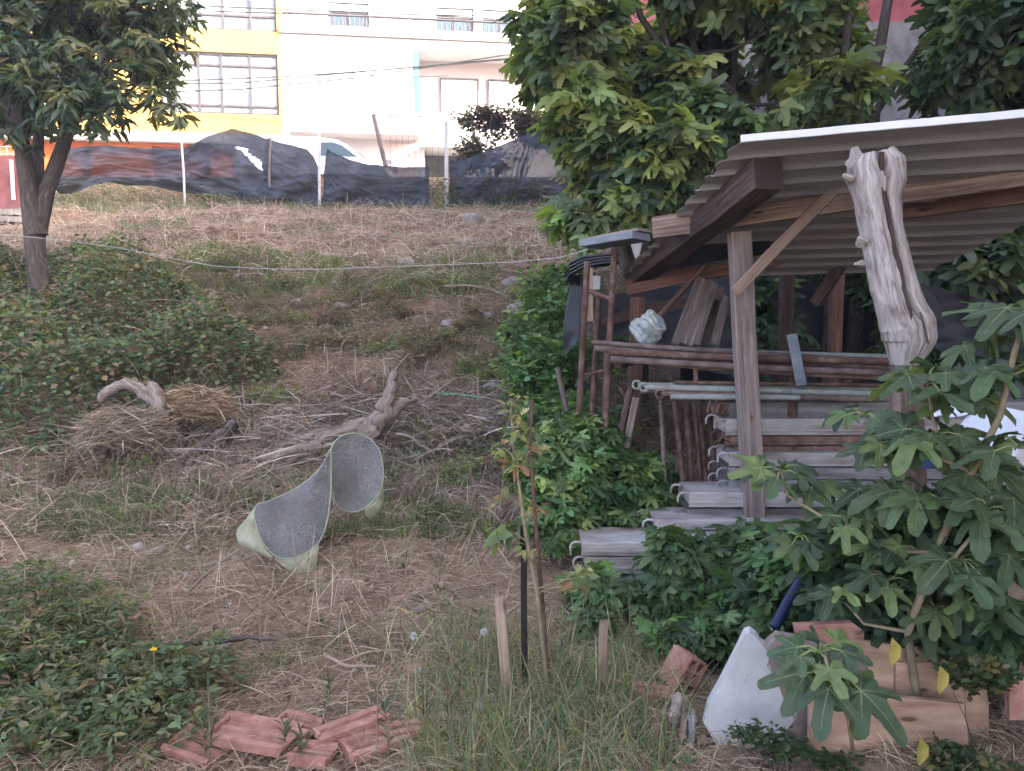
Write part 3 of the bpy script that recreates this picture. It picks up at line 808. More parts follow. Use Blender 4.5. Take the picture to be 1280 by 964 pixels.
def clusters(blobs, n, inner=.35, thr=-.12):
    """points spread through ellipsoids, denser to the outside, thinned by noise so gaps stay"""
    out = []
    vol = np.array([b[1][0] * b[1][1] * b[1][2] for b in blobs]); vol = vol / vol.sum()
    tries = 0
    while len(out) < n:
        tries += 1
        b = blobs[rng.choice(len(blobs), p=vol)]
        d = unit(rng.normal(0, 1, 3)); r = rng.uniform(inner, 1) ** .6 * (1 + rng.normal(0, .07))
        p = np.array(b[0]) + d * r * np.array(b[1])
        if fbm(p[0] + p[2] * .6, p[1] * .8 + p[2], 1.9, 5.0) < thr and tries < 12 * n: continue
        out.append(np.concatenate([p, d]))
    return np.array(out)


def rosettes(geo, C, tpl, per, size, cols, droop=.2, up=.4, tipcol=None, spread=.04, tc2=None):
    n = len(C)
    pos = np.repeat(C[:, :3], per, 0); out = np.repeat(unit(C[:, 3:6] + [0, 0, up]), per, 0)
    az = rng.uniform(0, 2 * math.pi, n * per); ax = np.stack([np.cos(az), np.sin(az), np.zeros_like(az)], 1)
    d = unit(ax * rng.uniform(.6, 1.1, (n * per, 1)) + out * rng.uniform(.1, .9, (n * per, 1)) - np.array([0, 0, 1.]) * rng.uniform(0, 2 * droop, (n * per, 1)))
    nn = unit(out * .6 + np.array([0, 0, .9]) + rng.normal(0, .6, (n * per, 3)))
    pos = pos + d * rng.uniform(.2, 1.2, (n * per, 1)) * spread + rng.normal(0, spread * .5, (n * per, 3))
    cc = np.repeat(rcol(n, cols, .18, .05), per, 0) * (1 + rng.normal(0, .15, (n * per, 1)))
    sz = size * rng.uniform(.45, 1.25, n * per)
    if isinstance(tpl, list):
        k = rng.integers(0, len(tpl), n * per)
        for q in range(len(tpl)):
            m = k == q
            if m.any(): leaves(geo, tpl[q], pos[m], d[m], nn[m], sz[m], cc[m], **({'tc2': tc2} if tc2 else {}))
    else:
        leaves(geo, tpl, pos, d, nn, sz, cc)


# loquat tree at the left
TB = P(52, 385, 10.3); TB[2] = g1(TB[0], TB[1])
tr = thing('loquat_tree', 'dark leafy loquat tree with a forked grey trunk at the left', 'tree', TB)
mb = MB()
k0 = P(44, 270, 10.3)
mb.tube([TB - [0, 0, .2], TB + [0, 0, .05], P(47, 340, 10.3), P(43, 300, 10.3), k0], [.19, .15, .125, .12, .15], 12, wob=.05)
f1 = mb.tube([k0 - [0, 0, .25], P(36, 235, 10.3), P(30, 200, 10.25), P(22, 150, 10.2), P(20, 90, 10.1)], [.14, .12, .10, .09, .06], 9, wob=.05)
f2 = mb.tube([k0 - [0, 0, .2], P(60, 235, 10.4), P(70, 205, 10.5), P(84, 170, 10.6), P(110, 110, 10.6)], [.13, .10, .09, .08, .05], 9, wob=.05)
mb.tube([k0 - [0, 0, .1], P(47, 225, 10.5), P(48, 180, 10.7), P(50, 100, 10.9)], [.10, .08, .07, .05], 8, wob=.05)
def blob(px, py, Y_, rx, ry, rz): return (P(px, py, Y_), (rx, ry, rz))
bl = [blob(40, 70, 10.4, 1.1, 1.2, .9), blob(130, 60, 10.3, .8, 1.0, .8), blob(190, 30, 10.2, .55, .8, .55), blob(170, 110, 10.0, .45, .7, .4), blob(-50, 90, 10.3, .9, 1.1, .8),
      blob(90, -40, 10.4, 1.3, 1.3, .9), blob(20, 130, 9.9, .6, .6, .45), blob(80, 128, 9.8, .55, .6, .35), blob(-30, -60, 10.5, 1.2, 1.2, 1.1), blob(210, -10, 10.2, .45, .6, .45), blob(205, 130, 10.0, .22, .4, .3), blob(130, 135, 9.8, .3, .4, .28)]
C = clusters(bl, 1900, .3)
for p in C[rng.choice(len(C), 46, replace=False)]:
    st = P(22, 150, 10.2) if p[0] < P(40, 0, 10.3)[0] else P(84, 165, 10.6)
    limb(mb, st + rng.normal(0, .05, 3) + [0, 0, rng.uniform(0, .5)], p[:3], .035, .01, .1, 5, 5)
mb.build('trunk', M['bark'], tr)
ge = Geo(); rosettes(ge, C, [LONG, tpl_oval(.34, .5, .2)], 10, .175, [(.06, .09, .062), (.08, .12, .075), (.11, .15, .09), (.17, .18, .09)], .35, .35, spread=.05)
ge.build('crown', M['leaf'], tr)

# big fig behind the shed (three trees)
def fig_tree(lab, base, stems, blobs, nc, per, size, cols, tpl=FIG1, nl=30):
    t = thing('fig_tree', lab, 'tree', base, 'fig trees behind the shed'); mb = MB(); tops = []
    for st in stems:
        pts = [P(*q[:3]) for q in st]; rr = [q[3] for q in st]; b_ = pts[0]; pts = [np.array([b_[0], b_[1] + .1, g1(b_[0], b_[1] + .1) - .05])] + pts; rr = [rr[0] * 1.25] + rr
        mb.tube(pts, rr, 8, wob=.04); tops += pts[1:]
    C = clusters(blobs, nc, .25); tops = np.array(tops)
    for p in C[rng.choice(len(C), nl, replace=False)]:
        q = tops[np.argmin(np.linalg.norm(tops - p[:3] + [0, 0, -.3], axis=1))]; limb(mb, q, p[:3], .022, .008, .1, 5, 5)
    mb.build('trunk', M['bark'], t)
    ge = Geo(); rosettes(ge, C, tpl, per, size, cols, .3, .5, spread=.09); ge.build('crown', M['leaf'], t); return t

FC = [(.11, .165, .085), (.14, .20, .095), (.19, .25, .09), (.32, .36, .11)]
b0 = np.array([1.3, 8.2, .1]); 
fig_tree('wide fig tree with bright lobed leaves hanging over the bank left of the roof', b0,
         [[(800, 380, 8.2, .1), (760, 250, 8.0, .08), (720, 120, 7.8, .06), (690, 20, 7.6, .03)], [(800, 370, 8.2, .09), (830, 200, 8.2, .06), (790, 60, 8.2, .04), (770, -30, 8.2, .03)], [(800, 370, 8.2, .07), (880, 150, 8.4, .05), (840, 0, 8.4, .04)]],
         [blob(725, 60, 7.3, .45, .8, .6), blob(732, 130, 7.2, .32, .7, .4), blob(768, 190, 7.3, .42, .7, .5), blob(750, 255, 7.0, .3, .6, .35), blob(800, 230, 7.2, .6, .7, .4), blob(820, 130, 7.6, .55, .7, .4), blob(750, -5, 7.8, .4, .6, .35), blob(678, 40, 7.2, .22, .4, .35), blob(722, 275, 6.6, .16, .4, .2), blob(770, 90, 8.3, .4, .5, .4)],
         720, 8, .155, [(.13, .185, .09), (.17, .23, .10), (.23, .29, .10), (.34, .37, .12), (.10, .15, .085)])
fig_tree('fig tree with several brown stems rising behind the metal roof', np.array([3.0, 8.6, .1]),
         [[(960, 330, 8.4, .08), (905, 170, 8.0, .05), (800, 20, 7.8, .03), (780, -40, 7.8, .02)], [(960, 330, 8.4, .08), (930, 130, 8.0, .045), (870, 70, 8.0, .035), (850, -40, 8.0, .03)],
          [(1075, 330, 8.2, .08), (1080, 150, 7.9, .06), (1100, 60, 7.8, .055), (1120, -60, 7.8, .04)], [(1075, 330, 8.2, .06), (1095, 140, 7.9, .045), (1165, 35, 7.8, .025)], [(960, 300, 8.2, .05), (918, 130, 8.2, .04), (916, -40, 8.2, .03)],
          [(1040, 330, 8.2, .06), (1050, 120, 8, .05), (1065, -30, 8, .04)], [(900, 330, 8.4, .05), (895, 150, 7.9, .035), (835, 60, 7.8, .03), (810, -30, 7.8, .02)]],
         [blob(880, 150, 6.9, .5, .5, .3), blob(960, 130, 6.6, .5, .4, .25), blob(1040, 110, 6.8, .35, .4, .22), blob(900, -20, 7.2, .45, .5, .2), blob(1000, 25, 7.4, .35, .5, .35), blob(850, 70, 8.6, .5, .4, .5), blob(940, 80, 9.0, .7, .4, .5), blob(830, 190, 6.8, .4, .5, .3), blob(1025, 125, 7.8, .35, .4, .3), blob(1000, 60, 8.4, .4, .4, .4), blob(1045, 60, 8.6, .3, .3, .4), blob(930, -40, 7.4, .8, .8, .4)],
         560, 8, .16, FC, nl=34)
fig_tree('dark fig tree with broad leaves above the right end of the metal roof', np.array([5.0, 7.6, .1]),
         [[(1330, 330, 7.4, .1), (1280, 150, 7.2, .07), (1230, 60, 7.0, .04), (1190, -20, 7.0, .03)], [(1330, 330, 7.4, .08), (1340, 100, 7.2, .06), (1300, -40, 7.0, .04)]],
         [blob(1240, 50, 6.6, .55, .7, .45), blob(1210, 110, 6.6, .35, .5, .25), blob(1300, 110, 6.4, .45, .6, .4), blob(1215, 0, 7.0, .2, .5, .3), blob(1240, 260, 6.0, .45, .5, .12), blob(1210, 320, 6.0, .35, .5, .25), blob(1320, 0, 6.6, .6, .8, .6), blob(1300, 200, 6.4, .3, .4, .15)],
         560, 8, .15, [(.07, .11, .06), (.09, .14, .07), (.12, .17, .075), (.16, .20, .08)], nl=24)
# leaves in the dark behind the shed
def shrub(name, lab, base, blobs, nc, per, size, cols, tpl, up=.5, droop=.25, stems=8, cat='shrub', spread=.05, mat='leaf', group=None, inner=.15, stemr=.01, stemmat='bark', thr=-.12):
    t = thing(name, lab, cat, base, group); C = clusters(blobs, nc, inner, thr)
    mb = MB()
    for p in C[rng.choice(len(C), min(stems, len(C)), replace=False)]:
        s = np.array(base) + np.append(rng.normal(0, .08, 2), 0); s = s * .5 + np.array([p[0], p[1], g1(p[0], p[1])]) * .5
        s[2] = g1(s[0], s[1]) - .02
        limb(mb, s, p[:3], stemr, stemr * .4, .02, 5, 5)
    mb.build('stems', M[stemmat], t)
    ge = Geo(); rosettes(ge, C, tpl, per, size, cols, droop, up, spread=spread); ge.build('foliage', M[mat], t); return t


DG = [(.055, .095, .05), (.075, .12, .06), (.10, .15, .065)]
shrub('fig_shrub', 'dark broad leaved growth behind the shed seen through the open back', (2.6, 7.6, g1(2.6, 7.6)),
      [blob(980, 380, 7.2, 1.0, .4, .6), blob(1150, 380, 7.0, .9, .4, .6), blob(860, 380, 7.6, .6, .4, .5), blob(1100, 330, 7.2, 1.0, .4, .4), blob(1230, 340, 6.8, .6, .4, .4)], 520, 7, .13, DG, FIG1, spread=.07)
# vigorous young fig shoots left of the plank stack and below it
MG = [(.085, .155, .065), (.11, .19, .075), (.14, .23, .085), (.20, .28, .095)]
shrub('fig_shrub', 'bright green mass of young fig shoots left of the plank stack', (.85, 5.0, 0),
      [blob(720, 600, 4.9, .28, .35, .2), blob(770, 600, 5.0, .32, .3, .2), blob(700, 640, 4.7, .2, .3, .2), blob(760, 650, 4.75, .3, .25, .15), blob(820, 600, 5.2, .16, .2, .17), blob(700, 560, 5.0, .2, .3, .15), blob(740, 545, 5.1, .25, .3, .12), blob(675, 590, 4.9, .15, .3, .2), blob(830, 640, 4.8, .15, .15, .12)], 900, 8, .078, MG, FIG1, spread=.035, stems=30)
shrub('fig_shrub', 'leafy fig shoots spreading below the lowest white planks', (1.0, 3.75, 0),
      [blob(800, 790, 3.6, .28, .25, .16), blob(870, 740, 3.75, .28, .22, .18), blob(930, 700, 3.85, .22, .2, .15), blob(740, 740, 3.9, .12, .15, .10), blob(960, 760, 3.5, .2, .2, .15), blob(860, 810, 3.3, .25, .15, .1), blob(1000, 720, 3.5, .2, .2, .15), blob(845, 690, 3.75, .12, .12, .1)], 620, 8, .08, MG[:3] + DG[1:], FIG1, spread=.04, stems=30)
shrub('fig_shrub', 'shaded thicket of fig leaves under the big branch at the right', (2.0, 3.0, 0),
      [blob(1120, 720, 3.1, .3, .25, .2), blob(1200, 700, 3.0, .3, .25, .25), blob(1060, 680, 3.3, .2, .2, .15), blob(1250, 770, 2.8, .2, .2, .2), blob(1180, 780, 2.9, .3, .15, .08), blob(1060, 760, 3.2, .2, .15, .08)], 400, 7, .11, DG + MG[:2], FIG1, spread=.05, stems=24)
shrub('vine', 'light green creeper climbing between the field and the rusty frames', (.6, 6.6, g1(.6, 6.6)),
      [blob(690, 400, 6.9, .2, .3, .35), blob(680, 470, 6.5, .3, .35, .35), blob(720, 460, 6.3, .25, .3, .3), blob(705, 530, 6.0, .3, .35, .25), blob(665, 490, 6.6, .2, .3, .15), blob(760, 470, 6.2, .2, .2, .3), blob(700, 380, 6.9, .15, .2, .15), blob(645, 455, 7.4, .25, .3, .12), blob(680, 360, 7.2, .25, .3, .2), blob(660, 540, 6.0, .15, .25, .15), blob(700, 600, 5.6, .2, .3, .2), blob(740, 520, 5.7, .25, .3, .25), blob(720, 380, 6.6, .2, .2, .2), blob(790, 520, 5.7, .15, .2, .15), blob(660, 420, 7.2, .25, .3, .25), blob(700, 350, 7.2, .2, .3, .12)], 1500, 9, .06, [(.10, .19, .07), (.13, .23, .08), (.18, .28, .10), (.08, .14, .06)], [ROUND, OVAL], spread=.05, stems=24, cat='creeper')
shrub('shrub', 'small leafy reddish green bush behind the netting beside the white post', P(620, 255, 19.8),
      [blob(640, 155, 19.8, .95, .6, .42), blob(675, 160, 19.8, .6, .6, .4), blob(600, 150, 19.8, .5, .5, .3), blob(560, 155, 19.8, .35, .4, .3), blob(610, 190, 19.9, .8, .5, .5)], 1300, 7, .10, [(.07, .08, .06), (.10, .10, .075), (.15, .10, .085)], [OVAL, ROUND], spread=.1, stems=26, stemr=.02)
shrub('shrub', 'scrubby twiggy plant growing through the right netting panel', P(600, 265, 18.8),
      [blob(650, 240, 18.6, .9, .3, .3), blob(560, 245, 18.6, .3, .3, .4), blob(545, 230, 18.6, .12, .2, .5), blob(610, 250, 18.6, .9, .3, .15), blob(450, 262, 18.6, 1.2, .3, .12), blob(270, 245, 18.8, .7, .3, .2)], 420, 6, .08, [(.045, .07, .04), (.07, .08, .045), (.09, .11, .05)], [OVAL, THIN], spread=.08, stems=30)
shrub('shrub', 'low dark shrub with whorled leaves at the lower left corner', (-1.75, 3.0, 0),
      [blob(40, 790, 3.3, .42, .4, .13), blob(130, 850, 3.0, .32, .35, .13), blob(40, 870, 2.95, .4, .35, .15), blob(150, 920, 2.8, .25, .25, .12), blob(10, 730, 3.7, .35, .3, .12), blob(-60, 820, 3.0, .4, .4, .16), blob(90, 940, 2.75, .4, .25, .12), blob(90, 780, 3.4, .35, .3, .08), blob(20, 950, 2.7, .4, .25, .12), blob(80, 740, 3.7, .3, .2, .07), blob(180, 870, 3.0, .12, .2, .1), blob(0, 900, 2.85, .5, .4, .12), blob(100, 900, 2.9, .4, .3, .10), blob(60, 960, 2.68, .5, .25, .10), blob(160, 960, 2.7, .25, .2, .08), blob(60, 830, 3.2, .5, .4, .10), blob(20, 760, 3.8, .4, .4, .08)], 2600, 9, .05, [(.115, .155, .065), (.145, .19, .08), (.095, .13, .06), (.26, .18, .11), (.20, .22, .10)], [THIN, LONG], up=1.0, droop=.1, spread=.018, stems=40, stemr=.003, thr=-9)
shrub('shrub', 'loose light green weedy bush filling the very bottom left corner', (-1.5, 2.75, 0),
      [(np.array([xx, yy, .09]), (.24, .2, .13)) for xx, yy in ((-1.75, 2.75), (-1.4, 2.8), (-1.6, 3.0), (-1.95, 3.0), (-1.3, 2.65), (-1.3, 3.05), (-1.7, 2.6), (-2.1, 2.85))], 900, 8, .042, [(.12, .17, .075), (.15, .20, .09), (.10, .14, .065), (.22, .20, .10)], [THIN, LONG, OVAL], up=1.0, spread=.016, stems=30, stemr=.0025, thr=-9)
shrub('shrub', 'small leaved sprawling shrub in front of the plywood at the lower right corner', (1.75, 2.5, 0),
      [blob(1230, 880, 2.45, .14, .15, .16), blob(1260, 930, 2.35, .12, .12, .15), blob(1250, 820, 2.6, .06, .1, .1), blob(1210, 960, 2.45, .14, .12, .07), blob(1260, 970, 2.4, .12, .12, .07)], 420, 8, .028, [(.05, .085, .035), (.07, .11, .045), (.10, .13, .05), (.15, .13, .05)], [OVAL, ROUND], up=.8, spread=.015, stems=10, stemr=.0025)
shrub('shrub', 'low green sprig growing over the foot of the white slab', (.95, 2.45, 0),
      [blob(960, 930, 2.45, .10, .08, .04), blob(1000, 950, 2.4, .10, .1, .05), blob(930, 915, 2.48, .06, .05, .02), blob(1040, 960, 2.4, .1, .08, .03)], 130, 8, .026, [(.06, .10, .045), (.08, .12, .05)], [OVAL], up=.8, spread=.013, stems=20, stemr=.0025)

BK = [(540, 362, .5, .16, 'yellow green scrub clump right of the bank centre', 0), (400, 335, .7, .12, 'low green scrub along the top edge of the bank', 0), (300, 335, .6, .14, 'dark green scrub at the upper right of the brambles', 1), (350, 440, .5, .15, 'loose green and brown scrub right of the brambles', 1), (620, 470, .5, .12, 'grassy green scrub at the foot of the bank by the creeper', 0),
      (480, 375, .45, .12, 'reddish dry scrub in the middle of the bank', 2), (400, 385, .5, .14, 'reddish brown dead scrub left of the bank centre', 2), (560, 430, .5, .12, 'brown dry scrub low on the right bank', 2), (440, 430, .5, .12, 'grey brown twiggy scrub above the root stump', 2), (330, 500, .4, .10, 'bright green weeds between the straw bundles and the stump', 0),
      (580, 560, .35, .16, 'tall tangled weeds right of the root stump', 2), (545, 600, .35, .14, 'green weed clump right of the net cover', 0), (450, 660, .3, .08, 'low green weed clump under the round end of the net cover', 0), (60, 600, .5, .14, 'tangled dry and green weeds at the left below the brambles', 2), (160, 620, .45, .10, 'low mixed weeds below the left straw bundle', 1), (520, 650, .3, .07, 'flat green weeds in the path right of the net cover', 1)]
BC = [[(.14, .20, .07), (.18, .25, .08), (.24, .27, .10)], [(.09, .13, .06), (.12, .17, .07), (.20, .15, .10)], [(.24, .15, .11), (.30, .21, .16), (.17, .12, .09), (.14, .16, .08)]]
for k in range(34):
    BK.append((rng.uniform(330, 660), rng.uniform(340, 500), rng.uniform(.14, .3), rng.uniform(.05, .12), 'small tuft of dry brown and green scrub on the bare bank', 2 if k % 3 else 0))
for k in range(14):
    BK.append((rng.uniform(30, 640), rng.uniform(560, 680), rng.uniform(.12, .25), rng.uniform(.04, .09), 'small mixed weed tuft in the dry grass below the brush pile', 2 if k % 2 else 0))
for px, py, rad, h, lab, ci in BK:
    c = G(px, py)
    shrub('scrub_clump', lab, c, [(c + [0, 0, h * .5], (rad, rad * .7, h)), (c + [rad * .6, .1, h * .3], (rad * .6, rad * .5, h * .7)), (c + [-rad * .7, -.1, h * .3], (rad * .6, rad * .5, h * .6))], int(130 * min(1, rad / .35) ** 1.5) + 12, 8, .05 if c[1] > 6 else .035, BC[ci], [OVAL, THIN, THIN], up=.8, spread=.045, stems=24, stemr=.004, group='small scrub tufts' if 'small' in lab[:6] else 'scrub clumps on the slope', inner=.05)

# ------------------------------------------------------------------ foreground fig branch with its big leaves
def fig_branch(lab, base, stems, hubs):
    t = thing('fig_branch', lab, 'fig branch', base); mb = MB()
    for st, r0 in stems:
        q = [P(*p_) for p_ in st]; mb.tube(q, np.linspace(r0, r0 * .45, len(q)), 8, wob=.03)
    ge = Geo()
    for (px, py, Y_, n, size, tilt) in hubs:
        h = P(px, py, Y_)
        for k in range(n):
            az = 2 * math.pi * (k * .382 + rng.uniform(-.06, .06)) + px * .13; el = rng.uniform(-.45, .35) + tilt
            pet = unit(np.array([math.cos(az) * math.cos(el), math.sin(az) * math.cos(el) * .8, math.sin(el) + .15])) * size * rng.uniform(.45, .7)
            j = h + pet + [0, 0, -.0]
            d = unit(np.array([math.cos(az), math.sin(az) * .8 - .25, rng.uniform(-.75, .1) + tilt * .4])); nn = unit(np.array([math.cos(az) * .1 + rng.normal(0, .3), -.5 + rng.normal(0, .35), 1.0 + rng.normal(0, .15)]))
            c = rcol(1, [(.075, .115, .058), (.095, .14, .065), (.062, .096, .054), (.15, .20, .075)], .12, .04)
            s_ = size * rng.uniform(.75, 1.1)
            leaves(ge, FIG2[rng.integers(0, 5)], j[None], d[None], nn[None], np.array([s_]), c, tc2=(.20, .26, .12))
            mb.tube([h, h + pet * .5 + [0, 0, .012], j], [.0045, .0035, .003], 5, mi=1)
        leaves(ge, FIG2[0], (h + [0, 0, .01])[None], np.array([[.2, -.6, .6]]), np.array([[0, -.3, 1.]]), np.array([size * .35]), rcol(1, (.12, .19, .06), .1, .03), tc2=(.2, .28, .12))
    mb.build('stems', [M['stem'], M['petiole']], t); ge.build('foliage', M['leaf_big'], t); return t


M['stem'] = m_noise('fig_stem_bark', [(.3, (.16, .12, .08)), (.6, (.30, .25, .15)), (.8, (.36, .30, .2))], 14, .8, bump=.4)
M['petiole'] = m_noise('fig_leaf_stalk', [(.4, (.20, .24, .09)), (.6, (.27, .31, .12))], 14, .6)
fig_branch('large fig branch with broad dark lobed leaves reaching in front of the log post', (1.6, 2.6, g1(1.6, 2.6)),
           [([(1150, 900, 2.75), (1135, 790, 2.75), (1170, 690, 2.7), (1215, 590, 2.65), (1250, 520, 2.6), (1268, 440, 2.6), (1285, 390, 2.6)], .017),
            ([(1215, 590, 2.65), (1180, 575, 2.65), (1165, 520, 2.7), (1158, 470, 2.7)], .010), ([(1170, 690, 2.7), (1120, 690, 2.75), (1050, 660, 2.85), (985, 620, 2.95), (975, 585, 3.0)], .009),
            ([(1150, 740, 2.7), (1190, 700, 2.6), (1232, 650, 2.55), (1240, 620, 2.55)], .009), ([(1135, 790, 2.75), (1080, 780, 2.8), (1045, 740, 2.9)], .008)],
           [(1158, 478, 2.7, 7, .145, .05), (1275, 395, 2.6, 7, .15, .1), (1262, 470, 2.6, 7, .14, 0), (1168, 545, 2.7, 7, .15, -.1), (975, 590, 3.0, 7, .125, .05), (1150, 620, 2.7, 8, .14, 0), (1235, 635, 2.55, 8, .145, 0), (1200, 500, 2.75, 6, .14, 0),
            (1060, 655, 2.85, 7, .12, 0), (1045, 740, 2.9, 7, .10, 0), (1200, 700, 2.6, 7, .13, -.1), (1000, 670, 3.0, 6, .11, -.2), (1275, 560, 2.5, 6, .13, 0), (1105, 560, 2.8, 6, .12, .0), (1100, 620, 2.9, 6, .12, 0), (1120, 690, 2.8, 7, .12, 0), (1220, 580, 2.7, 6, .13, 0), (1240, 430, 2.75, 5, .13, 0), (1170, 760, 2.75, 6, .11, 0), (1265, 700, 2.6, 6, .12, 0), (1020, 610, 3.05, 5, .11, 0), (1080, 520, 2.95, 4, .10, .1), (1110, 725, 2.8, 6, .11, 0), (1228, 745, 2.6, 6, .12, 0), (1150, 690, 2.75, 6, .12, 0), (1270, 620, 2.6, 6, .13, 0)])
fig_branch('fig shoot with six deeply lobed leaves in front of the leaning plywood', (1.0, 2.3, g1(1.0, 2.3)),
           [([(1070, 960, 2.5), (1060, 900, 2.45), (1040, 840, 2.4), (1035, 815, 2.4)], .008)],
           [(1025, 815, 2.38, 7, .12, -.1), (1048, 845, 2.36, 5, .155, -.5)])
for k, (px, py) in enumerate(((1115, 815), (1175, 850), (1150, 940))):
    ge = Geo(); leaves(ge, tpl_oval(.6, .1, .5), P(px, py - 18, 2.40)[None], np.array([[.05, -.1, -1.]]), np.array([[.3, -1., .1]]), np.array([[.09, .10, .09]]), rcol(1, (.40, .34, .09), .05, .02)); 
    o = ge.build('yellow_leaf', M['leaf_big']); tag(o, ['yellowed fig leaf hanging beside the fig stem over the plywood edge', 'pale yellow fig leaf lying against the middle of the plywood', 'small yellow leaf low on the plywood'][k], 'leaf')

# ================================================================== GROUND COVER
def upx(x, y): return 640 + 960 * x / y


def scatter(n, y0=2.3, y1=19, pw=1.0, xl=-1.0, xr=1.0):
    """positions over the garden, thinning out with distance"""
    u = rng.uniform(0, 1, n); y = y0 * (y1 / y0) ** (u ** pw); x = y * rng.uniform(xl, xr, n)
    return x, y


def keep(mask, *a): return [v[mask] for v in a]


# dry grass and straw lying everywhere
ge = Geo()
for (n, y0, y1, L, w, el, cols, dens) in (
        (60000, 2.3, 5.2, (.05, .2), .0022, .35, [(.53, .42, .29), (.64, .52, .37), (.42, .31, .21), (.28, .19, .13)], 1),
        (62000, 5.0, 11.5, (.10, .38), .0050, .6, [(.46, .38, .29), (.57, .48, .37), (.34, .27, .205), (.28, .21, .165), (.20, .155, .12)], 1),
        (75000, 11.0, 21.0, (.15, .5), .010, .6, [(.52, .42, .33), (.62, .51, .41), (.42, .31, .26), (.40, .38, .26)], 1)):
    x, y = scatter(n, y0, y1)
    d = fbm(x, y, 1.2, 9.0) + .35 * fbm(x, y, 4.0, 2.0)
    m = d > -.45 + .6 * (rng.uniform(0, 1, len(x)) - .5)
    # trodden bare patch of soil
    bare = np.exp(-(((x + .75) / .9) ** 2 + ((y - 3.75) / .55) ** 2)); m &= rng.uniform(0, 1, len(x)) > bare * .75
    x, y = keep(m, x, y); N = len(x)
    p = np.stack([x, y, gz(x, y) + rng.uniform(0, .03, N)], 1)
    blades(ge, p, rng.uniform(0, 2 * math.pi, N), np.abs(rng.normal(0, el, N)).clip(0, 1.5), rng.uniform(*L, N), w * rng.uniform(.6, 1.5, N), rng.uniform(0, .6, N), rcol(N, cols, .25, .05))
o = ge.build('dry_grass', M['straw']); tag(o, 'tangled dry straw coloured grass covering the garden slope', 'dry grass', kind='stuff')

# dark dead weeds standing on the bank
ge = Geo(); x, y = scatter(60000, 5.6, 11.6); m = (fbm(x, y, 1.4, 14.4) + .5 * fbm(x, y, 6, 2) > .3); x, y = keep(m, x, y); N = len(x)
p = np.stack([x, y, gz(x, y)], 1)
blades(ge, p, rng.uniform(0, 6.28, N), rng.uniform(.5, 1.5, N), rng.uniform(.10, .34, N), .005 + .0004 * y, rng.uniform(0, .4, N), rcol(N, [(.22, .15, .125), (.30, .22, .18), (.16, .115, .10), (.13, .12, .08)], .25, .05), segs=3)
o = ge.build('dead_weeds', M['straw']); tag(o, 'dark dead weeds standing in patches on the bank', 'dead weeds', kind='stuff')
# longer dry stalks on the slope
ge = Geo(); x, y = scatter(9000, 3.0, 12); N = len(x); m = fbm(x, y, 1.6, 4.4) > .05; x, y = keep(m, x, y); N = len(x)
p = np.stack([x, y, gz(x, y)], 1)
blades(ge, p, rng.uniform(0, 6.28, N), rng.uniform(.3, 1.5, N), rng.uniform(.15, .5, N) * (.6 + y / 14), .0025 + .0005 * y, rng.uniform(0, .3, N), rcol(N, [(.46, .37, .26), (.34, .25, .17), (.55, .45, .30), (.2, .12, .09)], .2, .05), segs=4)
o = ge.build('dry_stalks', M['straw']); tag(o, 'thin bleached stalks standing in the dry grass', 'dry stalks', kind='stuff')

# green grass and low weeds
ge = Geo()
def green(n, y0, y1, mask, L, w, cols, el=(.7, 1.5), curl=(.1, .6), segs=3):
    x, y = scatter(n, y0, y1); m = mask(x, y, upx(x, y)); x, y = keep(m, x, y); N = len(x); p = np.stack([x, y, gz(x, y) - .01], 1)
    blades(ge, p, rng.uniform(0, 6.28, N), rng.uniform(*el, N), rng.uniform(*L, N), w * rng.uniform(.6, 1.4, N), rng.uniform(*curl, N), rcol(N, cols, .22, .07), segs)
GG = [(.10, .165, .08), (.14, .21, .095), (.19, .25, .12), (.26, .30, .16), (.40, .37, .25), (.34, .26, .17)]
U = lambda a, b, u, s=40: sm((u - a) / s) * sm((b - u) / s)
Rr = lambda x: rng.uniform(0, 1, len(x))
green(46000, 2.3, 3.7, lambda x, y, u: Rr(x) < U(470, 900, u, 90) * (.6 + .5 * fbm(x, y, 5, 1)) * (1 - .5 * sm((y - 3.2) / .4)), (.08, .38), .0034, GG, (.7, 1.5), (.05, .6), 4)
green(26000, 2.3, 3.6, lambda x, y, u: (Rr(x) < .55) & (fbm(x, y, 3.2, 7) > .25) & (u > 180) & (u < 520), (.04, .14), .0030, GG, (.3, 1.4))
green(45000, 3.2, 6.5, lambda x, y, u: (Rr(x) < .7) & (fbm(x, y, 2.4, 12) + .8 * U(440, 620, u) * U(4.6, 5.9, y, .5) + .3 * fbm(x, y, 7, 2) > .42), (.05, .2), .004, GG)
green(110000, 5.0, 12.0, lambda x, y, u: (fbm(x, y, 1.3, 2.2) + .5 * fbm(x, y, 5, 3) > .22), (.08, .25), .008, [(.08, .12, .055), (.11, .16, .065), (.16, .19, .08), (.20, .20, .10)])
green(50000, 10.5, 12.6, lambda x, y, u: (fbm(x, y * .6, .9, 5.2) > .05) & (Rr(x) < .8), (.10, .28), .012, [(.11, .16, .06), (.15, .20, .07), (.20, .22, .09)])
green(70000, 12.5, 20.8, lambda x, y, u: (fbm(x, y, .8, 8.2) + .3 * fbm(x, y, 4, 3) + .9 * sm((y - 17.3) / 1.2) > .5), (.12, .4), .016, [(.08, .12, .06), (.12, .16, .075), (.16, .18, .09)])
o = ge.build('green_grass', M['leaf']); tag(o, 'patchy green grass and fine weeds among the dry grass', 'grass', kind='stuff')

